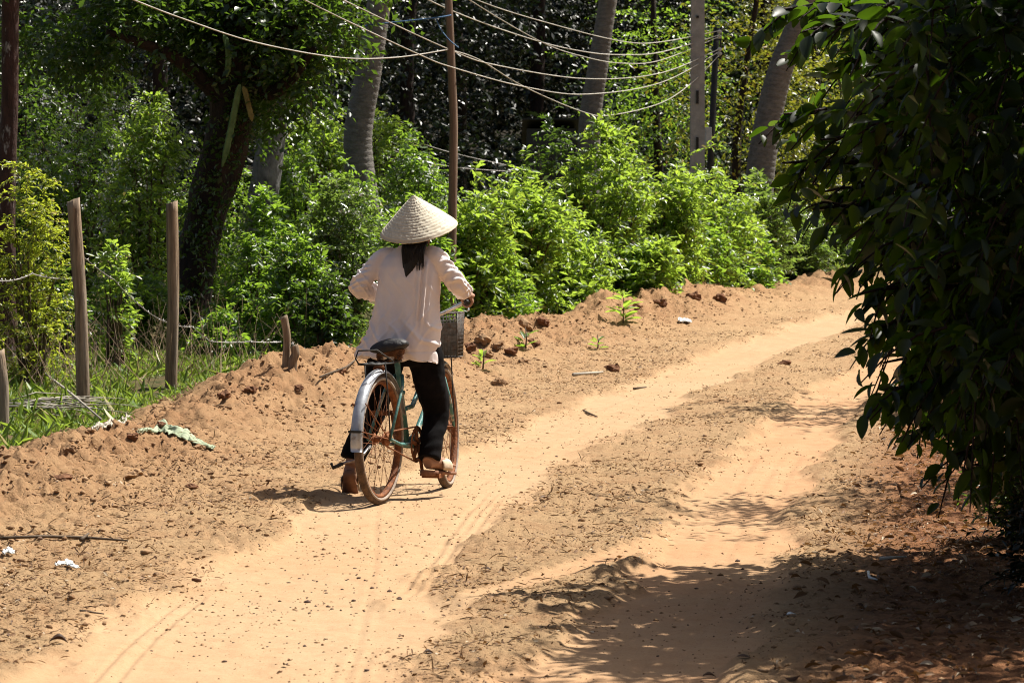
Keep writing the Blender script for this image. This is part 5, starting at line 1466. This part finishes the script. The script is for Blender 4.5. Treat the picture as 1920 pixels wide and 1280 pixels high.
def shirt_disp(co):
    x, y, z = co[:, 0], co[:, 1], co[:, 2]
    ty = np.abs(y)
    torso = sstep(.21, .17, ty)
    d = .006 * np.sin(y * 62 + 2.2 * np.sin(z * 9 + 1) + 3 * fbm(y * 5, z * 3, 4, 2)) * sstep(1.22, .9, z) * torso
    d += .014 * fbm(y * 9 + z * 2.5, z * 3.2 - y * 3, 7, 3) * torso
    d += .008 * np.maximum(0, np.sin((z - .9 * (y + .02)) * 55 + fbm(y * 8, z * 8, 2, 2) * 4)) ** 3 * sstep(1.0, .86, z) * sstep(.7, .8, z)
    # drag folds from the right armpit
    d += .012 * np.sin((y + .105) * 230 + (z - 1.1) * 9) * np.exp(-((y + .115) / .03) ** 2) * sstep(.86, 1.0, z) * sstep(1.28, 1.18, z)
    d -= .0035 * np.exp(-((z - .775 + .02 * y) / .0045) ** 2) * torso
    d += .0045 * np.maximum(0, np.sin((z + y * 1.4) * 60 + 3 * fbm(y * 7, z * 7, 29, 2))) ** 4 * sstep(.78, .84, z) * sstep(1.06, .95, z) * torso
    d += .0025 * np.maximum(0, np.sin((z - y * 1.1) * 70 + 3 * fbm(y * 6, z * 6, 39, 2))) ** 4 * sstep(1.24, 1.16, z) * sstep(1.0, 1.08, z) * torso
    # rings of folds on the sleeves
    d += (1 - torso) * .005 * np.sin(z * 190 + x * 90 + y * 60 + 9 * fbm(x * 9, z * 9, 13, 2)) * sstep(-.1, .3, vnoise(x * 14, z * 14, 3) + .2)
    d += (1 - torso) * (.014 * fbm(x * 15 + y * 8, z * 15, 18, 3) + .007 * np.maximum(0, np.sin((z * .8 + x * .6 - np.abs(y) * .9) * 120 + 4 * fbm(x * 9, z * 9, 49, 2))) ** 3)
    return d
remesh(sh, 'shirt', M['shirt'], .006, 4, PER, shirt_disp)
# trousers
tr_ = MB()
rings = []
for z, cx, rx, ry in ((.70, .425, .10, .13), (.76, .422, .122, .165), (.84, .422, .125, .17), (.90, .425, .115, .16)):
    rings.append([(cx + rx * math.cos(a), ry * math.sin(a) + .005, z) for a in [2 * math.pi * k / 28 for k in range(28)]])
tr_.loft(rings)
for H_, K_, A_ in ((HIPL, KNL, ANL), (HIPR, KNR, ANR)):
    tr_.tube(cat([H_ + Vector((0, 0, .02)), H_.lerp(K_, .45), K_, K_.lerp(A_, .45), A_ + Vector((0, 0, .0))]), lin([.098, .094, .078, .068, .062]), 20)
def trouser_disp(co):
    x, y, z = co[:, 0], co[:, 1], co[:, 2]
    return .016 * fbm(x * 11 + y * 9 + z * 3, z * 11 - x * 4, 23, 3) + .0 * np.sin(z * 110 + x * 60 + y * 50 + 9 * fbm(x * 8, z * 8, 3, 2)) * sstep(.62, .3, z)
remesh(tr_, 'trousers', M['trousers'], .0075, 3, PER, trouser_disp)
# sandals
def sandal(T_, H_, tiptoe):
    d = (T_ - H_); ln_ = d.length; d.normalize(); sd_ = d.cross(Vector((0, 0, 1))).normalized(); up_ = sd_.cross(d)
    mb = MB(); rg = []
    for t, w, hh in ((-.16, .012, .028), (-.13, .026, .03), (0, .034, .03), (.3, .033, .022), (.6, .04, .015), (.9, .044, .014), (1.12, .034, .013), (1.2, .012, .012)):
        c = H_ + d * (ln_ * t) - up_ * .036
        rg.append([c + sd_ * w, c + sd_ * (w * .96) - up_ * hh, c - sd_ * (w * .96) - up_ * hh, c - sd_ * w, c - sd_ * (w * .8) + up_ * .003, c + sd_ * (w * .8) + up_ * .003])
    mb.loft(rg); so_ = mb.build('sandal', M['sandal'], PER, True, PM)
    stp = MB(); R2 = []
    for t in np.linspace(.42, .82, 6):
        c = H_ + d * (ln_ * t); R2.append([c + sd_ * math.cos(a) * .046 + up_ * (math.sin(a) * .044 - .012) for a in np.linspace(-.35, math.pi + .35, 13)])
    V = [p for r in R2 for p in r]; Fc = []
    for i in range(5):
        for k in range(12): Fc.append((i * 13 + k, i * 13 + k + 1, (i + 1) * 13 + k + 1, (i + 1) * 13 + k))
    stp.add(V, Fc); so2 = stp.build('strap', M['sandal_pale'], so_, True)
    m_ = so2.modifiers.new('s', 'SOLIDIFY'); m_.thickness = .004
sandal(TOEL, HEELL, True); sandal(TOER, HEELR, False)
# hair
ha = MB()
ha.ball(HEAD + Vector((-.014, 0, .028)), (.092, .083, .09), 20, 14)
ha.ball(HEAD + Vector((-.035, 0, -.03)), (.066, .075, .075), 18, 12)
ha.build('hair', M['hair'], PER, True, PM)
def lock(path, rad):
    return MB().tube(cat(path, 6), lin(rad, 6), 10, squash=.5)
hl = MB()
HRX = .352
pl_ = []
for zz, yc, hw, xx in ((1.40, -.067, .062, .40), (1.36, -.067, .064, .378), (1.31, -.066, .062, .350), (1.26, -.056, .046, .343), (1.215, -.046, .03, .341), (1.18, -.036, .014, .341), (1.16, -.032, .004, .343)):
    pl_.append([(xx + .014 * math.cos(a), yc + hw * math.sin(a), zz) for a in [2 * math.pi * q / 16 for q in range(16)]])
hl.loft(pl_)
for k in range(110):
    y0 = .066 - .132 * k / 109; x0 = .40 + .02 * abs(y0) * 3 - .012 * random.random(); L_ = .20 + .05 * math.exp(-((y0 - .022) / .02) ** 2) * 1.6 - .05 * random.random() - max(0, -y0 - .02) * .9
    ye = y0 * .42 + .018 + random.uniform(-.012, .012)
    if y0 < -.03: ye = y0 * .8 + .0 + random.uniform(-.01, .01)
    ho = HEAD.y - .022
    P = [(x0 + .015, y0 + ho, HEAD.z + .0), (x0 - .022, y0 + ho, HEAD.z - .075), (x0 - .055 - .008 * random.random(), (y0 + ye) / 2 + ho, HEAD.z - .12), (.340 + .008 * random.random(), ye + ho, HEAD.z - .06 - L_)]
    hl.tube(cat(P, 4), lin([.0045, .005, .004, .0008], 4), 4)
hl.build('hair_locks', M['hair'], PER, True, PM)
# hat
Rh, Hh = .207, .188; nr, ns = 60, 160; V = []; band = []; lf = []
for lay in (0, 1):
    for i in range(nr + 1):
        t = i / nr; r = Rh * t
        for k in range(ns):
            a = 2 * math.pi * k / ns
            prof = Hh * (1 - t) * (1 + .10 * t) ; ri = t * 17
            rib = .0018 * math.cos(2 * math.pi * ri) * min(1, t * 6)
            lv = float(_TAB[(k // 2) % 256, int(ri) % 7]) ; fine = float(_TAB[k % 256, (i // 2) % 256])
            z = prof + rib + .0022 * (lv - .5) + (.0016 * (fine - .5)) + .003 * math.sin(3 * a + 1) * t - (.004 if lay else 0)
            if t > .97: z -= .004
            V.append((math.cos(a) * r, math.sin(a) * r, z)); band.append(1. if t > .965 or (ri % 1) > .86 else 0.); lf.append(min(1, max(0, .5 * lv + .5 * fine + .1)))
K = (nr + 1) * ns; Fc = []
for i in range(nr):
    for k in range(ns):
        l = (k + 1) % ns
        Fc.append((i * ns + k, (i + 1) * ns + k, (i + 1) * ns + l, i * ns + l)); Fc.append((K + i * ns + k, K + i * ns + l, K + (i + 1) * ns + l, K + (i + 1) * ns + k))
for k in range(ns):
    l = (k + 1) % ns; Fc.append((nr * ns + k, K + nr * ns + k, K + nr * ns + l, nr * ns + l))
HM = PM @ Matrix.Translation((.49, -.048, 1.418)) @ Matrix.Rotation(math.radians(-20), 4, 'Y') @ Matrix.Rotation(math.radians(-3), 4, 'X')
hat = MB().add(V, Fc).build('conical_hat', M['hat'], PER, True, HM)
for nm_, ar in (('band', band), ('leafy', lf)):
    a = hat.data.attributes.new(nm_, 'FLOAT', 'POINT'); a.data.foreach_set('value', np.array(ar, np.float32))
hr_ = MB().ring((0, 0, -.002), (0, 0, 1), Rh - .002, .005, 90, 6); hr_.build('brim_hoop', M['hat'], hat)
cs = MB()
for k in range(9):
    cs.ball(Vector((.46 + .002 * k, -.115 - .008 * math.sin(k * .8), 1.405 - .0105 * k)), (.006, .006, .006), 8, 6)
for k in range(7):
    cs.ball(Vector((.455, -.140 - .012 * math.sin(k * .9), 1.41 - .004 * k)), (.006, .006, .006), 8, 6)
cs.build('chin_strap', M['bead'], PER, True, PM)
